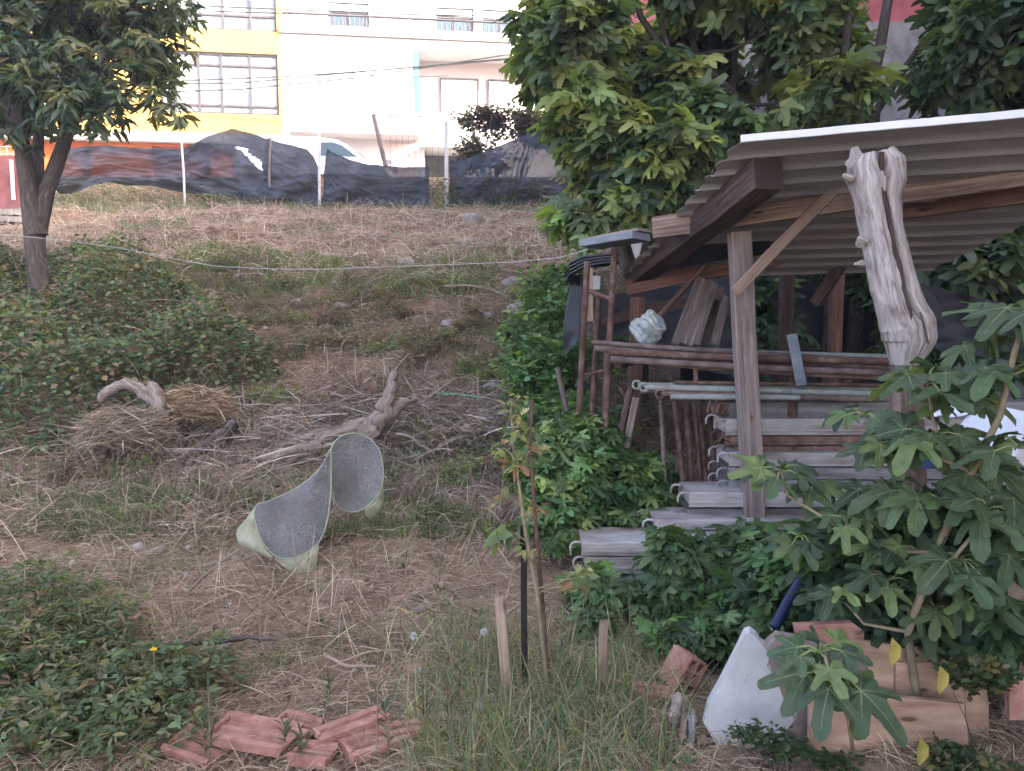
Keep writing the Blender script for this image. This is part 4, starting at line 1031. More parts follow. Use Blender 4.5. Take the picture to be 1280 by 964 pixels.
# leafy ground weeds on the bank and field
ge = Geo()
def weeds(n, y0, y1, mask, size, cols, tpl, h=.1):
    x, y = scatter(n, y0, y1); m = mask(x, y, upx(x, y)); x, y = keep(m, x, y); N = len(x)
    p = np.stack([x, y, gz(x, y) + rng.uniform(0, 1, N) * h], 1)
    az = rng.uniform(0, 6.28, N); d = np.stack([np.cos(az), np.sin(az), rng.uniform(-.4, .8, N)], 1); nn = unit(np.stack([rng.normal(0, .4, N), rng.normal(-.2, .4, N), np.ones(N)], 1))
    leaves(ge, tpl, p, d, nn, size * rng.uniform(.5, 1.3, N), rcol(N, cols, .2, .06))
WG = [(.06, .11, .045), (.08, .14, .055), (.12, .17, .06), (.17, .14, .08)]
weeds(46000, 5.4, 12, lambda x, y, u: fbm(x, y, 1.0, 21) + .4 * fbm(x, y, 4, 1) > .22, .045, WG, OVAL, .14)
weeds(34000, 6, 12, lambda x, y, u: fbm(x, y, 1.2, 33) + .3 * fbm(x, y, 5, 3) > .15, .05, [(.21, .145, .105), (.28, .20, .15), (.15, .10, .08)], OVAL, .12)
weeds(16000, 12, 19, lambda x, y, u: fbm(x, y, .9, 11) > .45, .07, WG, OVAL, .16)
weeds(14000, 2.4, 5.5, lambda x, y, u: (fbm(x, y, 2.2, 15) > .45) | ((u > 560) & (u < 880) & (y < 3.3) & (Rr(x) < .3)), .028, WG, OVAL, .06)
weeds(14000, 2.4, 6.0, lambda x, y, u: Rr(x) < .6, .022, [(.20, .13, .09), (.30, .22, .16), (.13, .08, .06), (.36, .24, .16)], OVAL, .012)
o = ge.build('ground_weeds', M['leaf']); tag(o, 'low broad leaved weeds and fallen leaves on the earth', 'weeds', kind='stuff')

# bramble thicket on the left bank
ge = Geo(); n = 80000; y = rng.uniform(6.2, 12.3, n); x = rng.uniform(-10.5, -2.3, n); u = upx(x, y)
y_lo = 7.2 - .9 * sm((190 - u) / 160)
edge = 380 + 30 * fbm(x, y, 1.5, 3) - 75 * np.abs(y - 8.7)
H_ = 1.05 * sm((edge - u) / 120) * (.65 + .45 * fbm(x, y, 1.1, 6)) * sm((y - y_lo) / .7) * (1 - .6 * sm((y - 10.5) / 1.5)); H_ = H_ * (1 - .8 * np.exp(-((u - 45) / 45) ** 2) * sm((y - 8.3) / .8)) * (1 + .25 * fbm(x, y, 3.5, 2)); m = (H_ > .08) & (rng.uniform(0, 1, n) < .95)
x, y, H_ = keep(m, x, y, H_); N = len(x); hh = H_ * rng.uniform(.1, 1.2, N) ** .6
p = np.stack([x, y, gz(x, y) + hh], 1); az = rng.uniform(0, 6.28, N); d = np.stack([np.cos(az), np.sin(az), rng.uniform(-.6, .5, N)], 1); nn = unit(np.stack([rng.normal(0, .5, N), rng.normal(-.45, .5, N), np.ones(N)], 1))
leaves(ge, ROUND, p, d, nn, .062 * rng.uniform(.55, 1.25, N), rcol(N, [(.06, .10, .045), (.085, .14, .06), (.12, .18, .075), (.17, .21, .10), (.24, .17, .11)], .2, .06))
k = rng.choice(N, 2600, replace=False); pb = p[k] - [0, 0, .15]
blades(ge, pb, rng.uniform(0, 6.28, 2600), rng.uniform(.2, 1.4, 2600), rng.uniform(.2, .7, 2600), np.full(2600, .008), rng.uniform(0, .9, 2600), rcol(2600, [(.28, .18, .13), (.20, .12, .09), (.36, .28, .2)], .2, .05), 4)
o = ge.build('bramble', M['leaf']); tag(o, 'green bramble thicket covering the left bank', 'brambles', kind='stuff')
# twig litter of the brush pile
ge = Geo(); n = 7000; y = rng.uniform(6.2, 8.3, n); x = rng.uniform(-4.6, .2, n); m = np.exp(-((y - 7.15) / .6) ** 2) > rng.uniform(0, 1, n); x, y = keep(m, x, y); N = len(x)
p = np.stack([x, y, gz(x, y) + rng.uniform(0, .16, N)], 1)
blades(ge, p, rng.uniform(0, 6.28, N), rng.normal(.1, .3, N), rng.uniform(.12, .6, N), .007 * rng.uniform(.5, 1.6, N), rng.uniform(-.1, .4, N), rcol(N, [(.42, .35, .29), (.30, .24, .20), (.18, .13, .11), (.54, .47, .40)], .25, .05), 4)
o = ge.build('brushwood', M['straw']); tag(o, 'dead twigs and brushwood heaped along the foot of the bank', 'brushwood', kind='stuff')
# clods and gravel bits
ge = Geo(); x, y = scatter(5200, 2.3, 12); N = len(x); p = np.stack([x, y, gz(x, y)], 1)
ico = np.array([(0, 0, 1), (.9, 0, .2), (.2, .8, .3), (-.8, .4, .2), (-.6, -.7, .25), (.4, -.8, .2), (0, 0, -.6)]); icf = np.array([(0, 1, 2), (0, 2, 3), (0, 3, 4), (0, 4, 5), (0, 5, 1), (6, 2, 1), (6, 3, 2), (6, 4, 3), (6, 5, 4), (6, 1, 5)])
az = rng.uniform(0, 6.28, N); d = np.stack([np.cos(az), np.sin(az), rng.normal(0, .2, N)], 1); nn = np.stack([rng.normal(0, .2, N), rng.normal(0, .2, N), np.ones(N)], 1)
leaves(ge, (ico, icf), p, d, nn, np.exp(rng.normal(-4.75, .5, N)) * (1 + y / 12), rcol(N, [(.26, .18, .13), (.34, .26, .2), (.42, .38, .34), (.20, .13, .10)], .15, .04))
o = ge.build('gravel', M['straw']); tag(o, 'small clods and stones scattered over the soil', 'clods', kind='stuff')

# ================================================================== SHED
sh = thing('lean_to_shed', 'open timber lean-to shed with a corrugated zinc roof over the stored scaffolding', 'shed', (1.5, 4.6, 0))
# corrugated roof: ribs run to the right, sheet falls away to the back
A = P(925, 174, 3.75); B = P(1280, 142, 3.35); B = A + (B - A) * 1.75
Cc = P(778, 347, 5.95); Dd = Cc + (B - A) * 1.05
rows = 120; colsn = 12; prof = []
for r_ in range(rows + 1):
    t = r_ / rows; ph = (t * 12) % 1
    hgt = .017 * (sm((.5 - abs(ph - .5)) / .16) - 1) * (1 if True else 0)
    prof.append((t, hgt))
def roofsheet(off, rev=False):
    V = []
    for t, h in prof:
        for c_ in range(colsn + 1):
            s_ = c_ / colsn; p = (A * (1 - t) + Cc * t) * (1 - s_) + (B * (1 - t) + Dd * t) * s_
            jag = .014 * math.sin(t * 90) * (1 if c_ == 0 else 0)
            V.append(p + [jag, 0, h + off + .01 * math.sin(t * 3) * math.sin(s_ * 5)])
    return V
Va = roofsheet(0); Vb = roofsheet(-.0018); W_ = colsn + 1; nV = len(Va)
F = []
for r_ in range(rows):
    for c_ in range(colsn):
        a = r_ * W_ + c_; F.append((a, a + W_, a + W_ + 1, a + 1)); F.append((nV + a, nV + a + 1, nV + a + W_ + 1, nV + a + W_))
    a = r_ * W_; F.append((a, nV + a, nV + a + W_, a + W_)); a = r_ * W_ + colsn; F.append((a, a + W_, nV + a + W_, nV + a))
for c_ in range(colsn):
    F.append((c_, c_ + 1, nV + c_ + 1, nV + c_)); a = rows * W_ + c_; F.append((a, nV + a, nV + a + 1, a + 1))
trimesh('roof_sheet', np.array(Va + Vb), np.array(F), M['roof_metal'], sh, smooth=False)
mb = MB(); mb.beam(A + [-.0, -.012, -.002], B + [0, -.012, -.002], .012, .034, jit=.001, segs=18, ch=.002); mb.build('roof_edge_trim', M['white_plastic'], sh)


def part(name, a, b, w, h, mat, par=sh, **k):
    mb = MB(); mb.beam(a, b, w, h, **k); return mb.build(name, M[mat], par)


part('front_beam', P(817, 285, 4.8), P(1330, 208, 3.75), .05, .13, 'beam_wood', jit=.002)
part('beam', P(1085, 270, 4.42), P(1330, 236, 3.86), .05, .09, 'red_wood')
part('rafter', P(962, 216, 3.86), P(793, 347, 5.95), .15, .155, 'dark_wood', jit=.003)
part('rafter', P(1395, 190, 3.7), P(1080, 296, 5.5), .10, .10, 'dark_wood')
part('post', P(924, 291, 4.58), P(947, 735, 4.5), .118, .10, 'old_wood', up=(0, 1, 0), jit=.002)
part('brace', P(1041, 238, 4.24), P(919, 365, 4.43), .062, .022, 'pine', up=(0, 1, 0))
part('back_beam', P(784, 360, 5.8), P(1068, 300, 5.2), .07, .115, 'red_wood')
part('back_beam', P(752, 402, 6.3), P(905, 365, 6.2), .05, .09, 'dark_wood')
part('post', P(797, 372, 5.75), P(789, 640, 5.7), .095, .09, 'red_wood', up=(0, 1, 0))
part('post', P(1048, 300, 5.6), P(1036, 640, 5.6), .08, .08, 'red_wood', up=(0, 1, 0))
part('brace', P(1078, 285, 5.25), P(1020, 380, 5.5), .07, .07, 'dark_wood')
part('post', P(985, 320, 5.9), P(978, 600, 5.9), .09, .09, 'dark_wood', up=(0, 1, 0))
# hidden-end posts that carry the right side
part('post', P(1330, 205, 3.85), np.append(P(1330, 205, 3.85)[:2], 0), .1, .1, 'old_wood', up=(0, 1, 0))


def sheet(name, corners, mat, lab, cat, nx=26, ny=16, amp=.05, f=3, seed=1, thick=None, group=None):
    a, b, c_, d_ = [np.array(q) for q in corners]; V = []
    nrm = unit(np.cross(b - a, d_ - a))
    for j in range(ny + 1):
        v = j / ny
        for i in range(nx + 1):
            u = i / nx; p = (a * (1 - u) + b * u) * (1 - v) + (d_ * (1 - u) + c_ * u) * v
            V.append(p + nrm * amp * float(fbm(u * f * 2, v * f, 1, seed)) + np.array([0, 0, .4 * amp * float(fbm(u * 4, v * 0, 1.5, seed + 3)) * v]))
    F = [(j * (nx + 1) + i, j * (nx + 1) + i + 1, (j + 1) * (nx + 1) + i + 1, (j + 1) * (nx + 1) + i) for j in range(ny) for i in range(nx)]
    o = trimesh(name, np.array(V), np.array(F), M[mat]); return tag(o, lab, cat, group)


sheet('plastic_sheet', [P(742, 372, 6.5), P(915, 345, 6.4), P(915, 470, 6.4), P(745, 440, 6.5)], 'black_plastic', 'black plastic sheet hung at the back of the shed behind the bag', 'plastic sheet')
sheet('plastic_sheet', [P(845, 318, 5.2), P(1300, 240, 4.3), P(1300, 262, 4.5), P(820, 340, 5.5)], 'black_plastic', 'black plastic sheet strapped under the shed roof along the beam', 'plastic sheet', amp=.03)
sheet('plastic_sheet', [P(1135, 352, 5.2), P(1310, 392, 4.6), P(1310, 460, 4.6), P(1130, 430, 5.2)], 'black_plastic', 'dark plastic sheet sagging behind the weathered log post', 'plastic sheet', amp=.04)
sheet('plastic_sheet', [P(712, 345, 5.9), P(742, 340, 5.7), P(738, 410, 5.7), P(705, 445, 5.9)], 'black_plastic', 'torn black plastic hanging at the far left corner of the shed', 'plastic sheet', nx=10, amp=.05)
sheet('plastic_sheet', [P(850, 318, 8.4), P(1140, 300, 8.2), P(1140, 500, 8.2), P(850, 500, 8.4)], 'black_plastic', 'added black sheet standing in for the shade in the open back of the shed', 'plastic sheet', amp=.06)  # added sheet, its black colour replaces the shade inside the shed
# stack of curved black sheets and the grey board on the low left edge of the roof
for k in range(4):
    mb = MB(); pts = [P(706 + k * 1.5, 350 - k * 5 + 4, 5.75), P(712, 338 - k * 4.5 + 4, 5.7), P(728, 329 - k * 4 + 4, 5.6), P(750, 325 - k * 3.5 + 4, 5.5), P(775, 322 - k * 3 + 4, 5.4)]
    rings = []
    for q in pts: rings.append(np.array([q + [0, 0, .006], q + [.05, .45, .006], q + [.05, .45, -.006], q + [0, 0, -.006]]))
    mb.loft(rings, True, False, True); tag(mb.build('curved_sheet', M['black_plastic']), 'black curved roof sheet in the nested stack at the low left corner of the roof', 'roof sheet', 'nested black curved sheets')
mb = MB(); mb.beam(P(737, 306, 5.3), P(802, 295, 5.1), .3, .045, up=(0, 0, 1)); tag(mb.build('board', M['blue_grey']), 'grey board lying on the low left corner of the roof', 'board')
mb = MB(); mb.beam(P(741, 300, 5.6), P(806, 288, 5.35), .2, .02, up=(0, 0, 1)); tag(mb.build('board', M['old_wood']), 'thin pale board just behind the grey board at the roof corner', 'board')
mb = MB(); mb.beam(P(738, 335, 5.35), P(737, 402, 5.3), .04, .03, up=(0, 1, 0)); mb2 = mb.build('stick', M['pine']); tag(mb2, 'short pale batten hanging beside the left rusty frame', 'batten')
mb = MB(); mb.beam(P(744, 345, 5.6), P(744, 362, 5.6), .07, .03, up=(0, 1, 0)); tag(mb.build('board', M['plaster']), 'small cream board end behind the rusty frame', 'board')

# weathered log post
t = thing('log_post', 'bleached cracked tree trunk post with a forked top leaning in front of the shed beam', 'post', P(1135, 800, 3.55))
def crack_and_shade(an, tt, p):
    d0 = abs((an - (1.75 - .55 * tt + .06 * math.sin(tt * 23)) + math.pi) % (2 * math.pi) - math.pi); g = 1 - .62 * max(0, 1 - (d0 / (.17 if tt < .15 else .11)) ** 2) * (1 if tt < .93 else 0)
    return g * (1 + .05 * float(fbm(an * 1.2, tt * 9, 1.5, 2.0)) + .03 * math.sin(an * 3 + tt * 8))
path = [(1092, 192, .085), (1093, 203, .115), (1096, 225, .116), (1097, 250, .094), (1102, 285, .088), (1110, 320, .088), (1117, 355, .092), (1125, 385, .097), (1133, 405, .110), (1136, 425, .108), (1133, 445, .075), (1133, 455, .066)]
pp = np.array([P(a, b, 3.6) for a, b, r in path]); rr = [r * 1.07 for a, b, r in path]
tt = np.linspace(0, 1, 60); st = np.linspace(0, 1, len(pp)); pts = np.stack([np.interp(tt, st, pp[:, k]) for k in range(3)], 1); rad = np.interp(tt, st, rr)
mb = MB(); mb.tube(list(pts), rad, 96, wob=.008, fn=crack_and_shade); mb.build('trunk', M['log'], t)
mb = MB()
for (px, py, dx, dz, r) in ((1062, 222, -.03, .01, .018), (1122, 228, .035, .012, .022), (1078, 300, -.02, .01, .02), (1076, 330, -.03, .0, .014), (1070, 196, -.015, .04, .028), (1112, 194, .02, .03, .03)):
    mb = MB(); q = P(px, py, 3.56); mb.tube([q + [-dx * .6, .03, -dz * .5], q, q + [dx, -.005, dz]], [r * 1.4, r, r * .55], 8, wob=.12); mb.build('knot', M['log'], t)
mb = MB()
for tr_ in (((1088, 196), (1086, 215), (1090, 240), (1098, 270), (1103, 300), (1112, 335), (1117, 362), (1126, 392), (1128, 425)), ((1138, 390), (1142, 410), (1146, 428))):
    q = [P(a_ + rng.normal(0, 1), b_, 3.6) for a_, b_ in tr_]; q = [p_ + np.array([0, -(np.interp(b_, [192, 240, 300, 405, 430], [.110, .098, .092, .100, .100])), 0]) for p_, (a_, b_) in zip(q, tr_)]
    mb.tube(q, np.linspace(.013, .007, len(q)) if len(q) > 4 else [.004] * len(q), 6, wob=.25)
mb.build('crack_and_shade', M['dark_wood'], t)  # dark strip laid in the carved groove stands in for its shade
mb = MB(); mb.tube([P(1133, 448, 3.62), P(1134, 520, 3.62), P(1136, 600, 3.62), np.append(P(1138, 800, 3.62)[:2], -.05)], [.068, .072, .075, .08], 14, wob=.02); mb.build('lower_post', M['dark_stump'] if 'dark_stump' in M else M['beam_wood'], t)

# ------------------------------------------------------------------ stored scaffolding
GP = 'pipes lying on the upper rack'
top_pipes = [(740, 428, 4.95, 1125, 452, 4.6, 'pipe_mix', .017), (744, 436, 4.9, 1120, 459, 4.55, 'pipe_mix', .020), (762, 440, 4.78, 1115, 452, 4.5, 'rust', .022), (763, 449, 4.76, 1115, 466, 4.5, 'pipe_mix', .021), (750, 431, 5.1, 1125, 446, 4.8, 'green_pipe', .016), (764, 444, 5.0, 1125, 462, 4.7, 'rust', .018), (770, 436, 5.15, 1150, 448, 4.8, 'pipe_mix', .018), (832, 456, 4.75, 1118, 473, 4.55, 'rust_plank', .014)]
labs = ['thin weathered pipe ending farthest left on the upper rack', 'brown weathered pipe second from the left end of the upper rack', 'rust coloured pipe in the middle of the upper rack front', 'thick brown pipe at the lower front of the upper rack', 'grey green pipe at the back of the upper rack', 'rusty pipe tucked under the upper rack front pipes', 'brown pipe at the very back of the upper rack', 'short rusty bar with flaking pale paint under the upper rack']
for q, lb in zip(top_pipes, labs):
    a = P(*q[:3]); b = P(*q[3:6]); mb = MB(); k = np.linspace(0, 1, 7); pts = [a + (b - a) * s_ + [0, 0, -.008 * math.sin(s_ * 3.1)] for s_ in k]
    mb.tube(pts, q[7], 10, wob=.03); o = mb.build('pipe', M[q[6]]); tag(o, lb, 'pipe', GP)
mid = [(797, 481, 4.8, 1128, 487, 4.55, 'green_pipe', .016), (806, 484, 4.7, 1125, 493, 4.5, 'green_pipe', .019), (800, 489, 4.9, 1125, 492, 4.6, 'pipe_mix', .016), (826, 492, 4.68, 1120, 500, 4.5, 'pipe_mix', .018), (838, 496, 4.66, 1000, 497, 4.55, 'green_pipe', .018), (843, 478, 4.75, 1126, 482, 4.5, 'rust', .012)]
labs = ['grey green bar with a looped end on the lower rack, farthest left', 'thick grey green pipe with a looped end on the lower rack', 'brown pipe behind the looped ends on the lower rack', 'worn brown pipe below the grey green ones on the lower rack', 'short grey green pipe at the bottom of the lower rack', 'thin dark rusty rod on top of the lower rack']
for i, (q, lb) in enumerate(zip(mid, labs)):
    a = P(*q[:3]); b = P(*q[3:6]); mb = MB(); k = np.linspace(0, 1, 7); mb.tube([a + (b - a) * s_ for s_ in k], q[7], 10, wob=.03)
    o = mb.build('pipe', M[q[6]]); tag(o, lb, 'pipe', 'pipes lying on the lower rack')
    if i in (0, 1, 3):
        m2 = MB(); m2.tube([a + [-.006, -.01, 0] + np.array([.026 * math.cos(u), 0, .026 * math.sin(u)]) for u in np.linspace(0, 6.3, 12)], .008, 6, caps=False); m2.build('loop', M[q[6]], o)
props = [(826, 500, 829, 560, .016), (843, 502, 850, 566, .018), (858, 502, 864, 606, .021), (868, 503, 876, 604, .014), (872, 502, 884, 612, .021), (884, 500, 896, 612, .022), (898, 512, 902, 614, .016), (905, 530, 908, 614, .014)]
for k, (x0, y0, x1, y1, r) in enumerate(props):
    a = P(x0, y0, 5.0 + .05 * (k % 3)); b = P(x1, y1, 4.95); b = a + (b - a) * ((a[2] - .01) / (a[2] - b[2])) if True else b
    mb = MB(); mb.tube([b, (a + b) / 2, a], r, 10, wob=.03); o = mb.build('scaffold_tube', M['rust' if k != 0 else 'pipe_mix']); tag(o, 'rusty scaffold tube standing upright below the pipe racks left of the plank stack', 'scaffold tube', 'upright rusty tubes under the racks')
mb = MB(); mb.tube([P(869, 452, 4.75), P(871, 485, 4.75)], .016, 8, wob=.1); tag(mb.build('scaffold_tube', M['rust_plank']), 'short flaking tube stub between the two pipe racks', 'tube')
for nm, a_, lb in (('rack_bearer', (P(772, 456, 5.0), P(790, 452, 5.5)), 'timber bearer under the left end of the upper pipe rack'), ('rack_bearer', (P(1060, 474, 4.6), P(1065, 470, 5.2)), 'timber bearer under the right end of the upper pipe rack')):
    mb = MB(); mb.beam(a_[0], a_[1], .05, .05); tag(mb.build(nm, M['dark_wood']), lb, 'bearer')
mb = MB(); mb.tube([P(993, 470, 4.7), P(985, 640, 4.75)], .03, 8); tag(mb.build('scaffold_tube', M['rust']), 'rusty tube carrying the pipes right of the front post', 'tube')
mb = MB(); mb.beam(P(990, 418, 4.58), P(1002, 482, 4.52), .016, .062, up=(1, 0, 0)); tag(mb.build('grey_plank', M['blue_grey']), 'short blue grey plank standing among the upper rack pipes', 'plank')


def scaffold_plank(x0, y0, y1, Yf, L, mat, lab, depth=.3, tilt=.0, hooks=True, yaw=0.0):
    a = P(x0, y0, Yf); zb = P(x0, y1, Yf)[2]; h = a[2] - zb
    t = thing('scaffold_plank', lab, 'scaffold plank', (a[0] + L / 2, Yf + depth / 2, zb), 'scaffold planks stacked in the shed')
    ex = np.array([math.cos(yaw), math.sin(yaw), tilt]); ey = np.array([-math.sin(yaw), math.cos(yaw), 0]); ez = np.array([0, 0, 1.])
    o0 = np.array([a[0], Yf, zb])
    mb = MB()
    # folded steel section: top deck with turned-down flanges and a rolled lip
    prof = [(0, 0), (0, h - .006), (.006, h), (depth - .006, h), (depth, h - .006), (depth, 0), (depth - .02, 0), (depth - .02, .004), (depth - .005, .004), (depth - .005, h - .008), (.005, h - .008), (.005, .004), (.02, .004), (.02, 0)]
    n = 9; rings = [np.array([o0 + ex * (L * k / n) + ey * (u + rng.normal(0, .001)) + ez * (w + rng.normal(0, .0012)) for u, w in prof]) for k in range(n + 1)]
    mb.loft(rings, True, False, False)
    # stiffening crease along the flange and end cap plate
    mb.beam(o0 + ex * .01 + ey * -.003 + ez * h * .32, o0 + ex * (L - .01) + ey * -.003 + ez * h * .32, .006, h * .16, jit=.0006)
    mb.add([o0 + ex * .012 + ey * .006 + ez * .004, o0 + ex * .012 + ey * (depth - .006) + ez * .004, o0 + ex * .012 + ey * (depth - .006) + ez * (h - .009), o0 + ex * .012 + ey * .006 + ez * (h - .009)], [(0, 3, 2, 1)])
    mb.build('deck', M[mat], t)
    if hooks:
        for u in (.04, depth - .05):
            m2 = MB(); q = o0 + ey * u + ez * (h - .012)
            m2.tube([q + ex * .03, q - ex * .01, q - ex * .035 + ez * .002, q - ex * .052 - ez * .008, q - ex * .060 - ez * .024, q - ex * .060 - ez * min(.055, h * .75)], [.008, .008, .008, .008, .0075, .006], 8)
            m2.build('hook', M[mat if mat != 'rust_plank' else 'rust'], t)
    return t


PL = [(912, 503, 522, 4.72, 1.9, 'galv', 'shiny galvanised scaffold plank on top of the stack right of the post'),
      (908, 524, 544, 4.66, 2.2, 'white_metal', 'long white scaffold plank directly under the shiny galvanised one'),
      (914, 545, 556, 4.68, 2.0, 'rust_plank', 'rust brown scaffold plank below the long white one'),
      (918, 557, 565, 4.70, 2.0, 'rust_plank', 'thin corroded plank in the middle of the stack'),
      (912, 566, 583, 4.64, 2.2, 'white_metal', 'white scaffold plank below the corroded ones, its hooks curling left'),
      (911, 585, 599, 4.64, 2.2, 'galv', 'bluish grey scaffold plank with two hooks at mid stack'),
      (911, 601, 614, 4.64, 2.2, 'galv', 'grey scaffold plank just above the first wide step of the stack'),
      (862, 616, 634, 4.52, 2.0, 'white_metal', 'pale scaffold plank with a dented end, first of the wide lower ones'),
      (858, 636, 650, 4.54, 2.0, 'galv', 'dull grey scaffold plank under the dented pale one'),
      (818, 650, 662, 4.42, 1.6, 'white_metal', 'white scaffold plank sticking out above the fig shoots'),
      (812, 664, 675, 4.42, 1.6, 'galv', 'grey scaffold plank half hidden by fig shoots'),
      (727, 678, 695, 4.22, 1.25, 'white_metal', 'white scaffold plank on top of the lowest pile at the far left'),
      (731, 697, 717, 4.22, 1.25, 'white_metal', 'stained scaffold plank in the middle of the lowest pile'),
      (738, 719, 740, 4.24, 1.2, 'old_wood', 'brown stained plank at the bottom of the lowest pile')]
for q in PL: scaffold_plank(*q)
for k, (x0, y0) in enumerate(((892, 493), (903, 492), (888, 507), (900, 507))):
    mb = MB(); c = P(x0 + 4, y0 + 5, 4.8 - .02 * k); r = .036
    mb.tube([c + [r * math.cos(u), 0, r * math.sin(u)] for u in np.linspace(-.4, 3.6, 12)], .010, 8)
    mb.tube([c + [0, .02, 0], c + [.25, .08, .0]], r * .82, 14)
    tag(mb.build('rusty_coupler', M['rust_plank']), ['rusty curved coupler end, upper left of four above the plank hooks', 'rusty curved coupler end, upper right of four above the plank hooks', 'rusty curved coupler end, lower left of four above the plank hooks', 'rusty curved coupler end, lower right of four above the plank hooks'][k], 'coupler', 'rusty coupler ends')

# rusty tube frames leaning at the left
def frame(lab, tubes, Y0=None):
    t = thing('scaffold_ladder', lab, 'scaffold frame', P(*tubes[0][1][:3]) * np.array([1, 1, 0]) + [0, 0, 0], 'rusty frames leaning at the left end of the shed')
    for nm, *pts, r in tubes:
        mb = MB(); q = [P(*p_) for p_ in pts]
        if nm == 'upright':
            dd = q[-1] - q[0]; q[-1] = q[0] + dd * ((q[0][2] - .02) / (q[0][2] - q[-1][2]))
        mb.tube([q[0], (q[0] + q[-1]) / 2, q[-1]], r, 9, wob=.03); mb.build(nm, M['rust'], t)
frame('outer rusty scaffold frame with a rung across its top leaning at the shed corner', [('upright', (734, 327, 5.2), (723, 528, 5.15), .021), ('upright', (768, 311, 5.15), (762, 425, 5.1), .021), ('rung', (733, 363, 5.2), (764, 374, 5.13), .015), ('rung', (726, 470, 5.18), (761, 462, 5.1), .012)])
frame('inner rusty scaffold frame standing behind the outer one', [('upright', (749, 370, 5.5), (740, 520, 5.4), .02), ('upright', (759, 425, 5.35), (755, 537, 5.3), .02), ('rung', (740, 515, 5.4), (755, 530, 5.3), .014), ('rung', (758, 514, 5.35), (776, 531, 5.3), .014)])
frame('leaning rusty prop pair crossing low beside the green shoots', [('upright', (790, 478, 5.2), (775, 543, 5.1), .024), ('rung', (771, 480, 5.3), (783, 497, 5.2), .012)])
mb = MB(); mb.beam(P(795, 497, 5.1), P(782, 560, 5.05), .045, .03, up=(0, 1, 0)); tag(mb.build('wooden_stick', M['old_wood']), 'pale stick leaning beside the rusty prop', 'stick')
mb = MB(); mb.tube([P(881, 332, 5.5), P(850, 367, 5.5), P(820, 400, 5.5)], .02, 8); tag(mb.build('pole', M['red_wood']), 'reddish pole slanting down to the plastic bag', 'pole')
for k, (x0, y0, x1, y1, w) in enumerate(((875, 348, 843, 430, .05), (880, 350, 853, 430, .04), (888, 352, 860, 432, .05), (893, 355, 870, 432, .045), (898, 378, 878, 432, .05), (908, 372, 893, 432, .06))):
    mb = MB(); mb.beam(P(x0, y0, 5.5), P(x1, y1, 5.2), w, .03, up=(0, 1, 0)); tag(mb.build('wooden_board', M['old_wood' if k != 4 else 'dark_wood']), ['grey board at the left edge of the leaning board bundle', 'narrow grey board second in the leaning bundle', 'wide grey board in the middle of the leaning bundle', 'narrow board right of the middle of the leaning bundle', 'dark stained board in the leaning bundle', 'short wide board at the right edge of the leaning bundle'][k], 'board', 'boards leaning inside the shed')

# crumpled plastic bag
def lump(name, c, size, mat, lab, cat, amp=.25, f=4, seed=1, sub=(34, 24), group=None, flat=True):
    nu, nv = sub; V = []; F = []
    for j in range(nv + 1):
        ph = math.pi * j / nv
        for i in range(nu):
            th = 2 * math.pi * i / nu; d = np.array([math.sin(ph) * math.cos(th), math.sin(ph) * math.sin(th), math.cos(ph)])
            r = 1 + amp * float(fbm(d[0] * f + d[2] * 2, d[1] * f - d[2], 1, seed))
            V.append(np.array(c) + d * r * np.array(size))
    for j in range(nv):
        for i in range(nu): F.append((j * nu + i, (j + 1) * nu + i, (j + 1) * nu + (i + 1) % nu, j * nu + (i + 1) % nu))
    o = trimesh(name, np.array(V), np.array(F), M[mat], smooth=not flat); return tag(o, lab, cat, group)
lump('plastic_bag', P(809, 412, 5.15), (.10, .07, .105), 'bag', 'crumpled milky plastic bag on the upper pipe rack', 'bag', .42, 2.4, 5.3, flat=True)
# white and blue plastic at the right behind the leaves
sheet('plastic_sheet', [P(1160, 505, 3.4), P(1235, 500, 3.3), P(1240, 520, 3.2), P(1150, 522, 3.3)], 'white_plastic', 'white plastic sheet lying behind the big fig leaves at the right', 'plastic sheet', amp=.02)
mb = MB(); mb.box(P(1262, 545, 3.15), (.22, .3, .2), .3, .01, tilt=(.1, .35)); tag(mb.build('plastic_crate', M['white_plastic']), 'tilted pale grey plastic panel behind the fig stem at the right edge', 'panel')
sheet('tarpaulin', [P(1150, 560, 3.5), P(1320, 560, 3.1), P(1320, 590, 3.0), P(1150, 585, 3.4)], 'blue_plastic', 'dark blue tarpaulin under the pale plastic panel at the right', 'tarpaulin', amp=.02)
mb = MB(); mb.tube([P(1003, 722, 3.25), P(985, 752, 3.2), P(968, 785, 3.15)], .022, 12); tag(mb.build('blue_pipe', M['blue_plastic']), 'short dark blue pipe poking out of the fig shoots', 'pipe')
mb = MB(); mb.box(P(1168, 715, 2.75), (.055, .015, .17), .2, .002, tilt=(.1, .45)); tag(mb.build('terracotta_shard', M['terracotta']), 'narrow brown tile shard caught among the fig branch leaves', 'tile shard')
mb = MB(); mb.tube([P(1268, 738, 2.6), P(1300, 752, 2.7)], [.035, .04], 10, wob=.08); tag(mb.build('cut_log', M['pine']), 'pale cut log end at the right edge under the fig leaves', 'log')

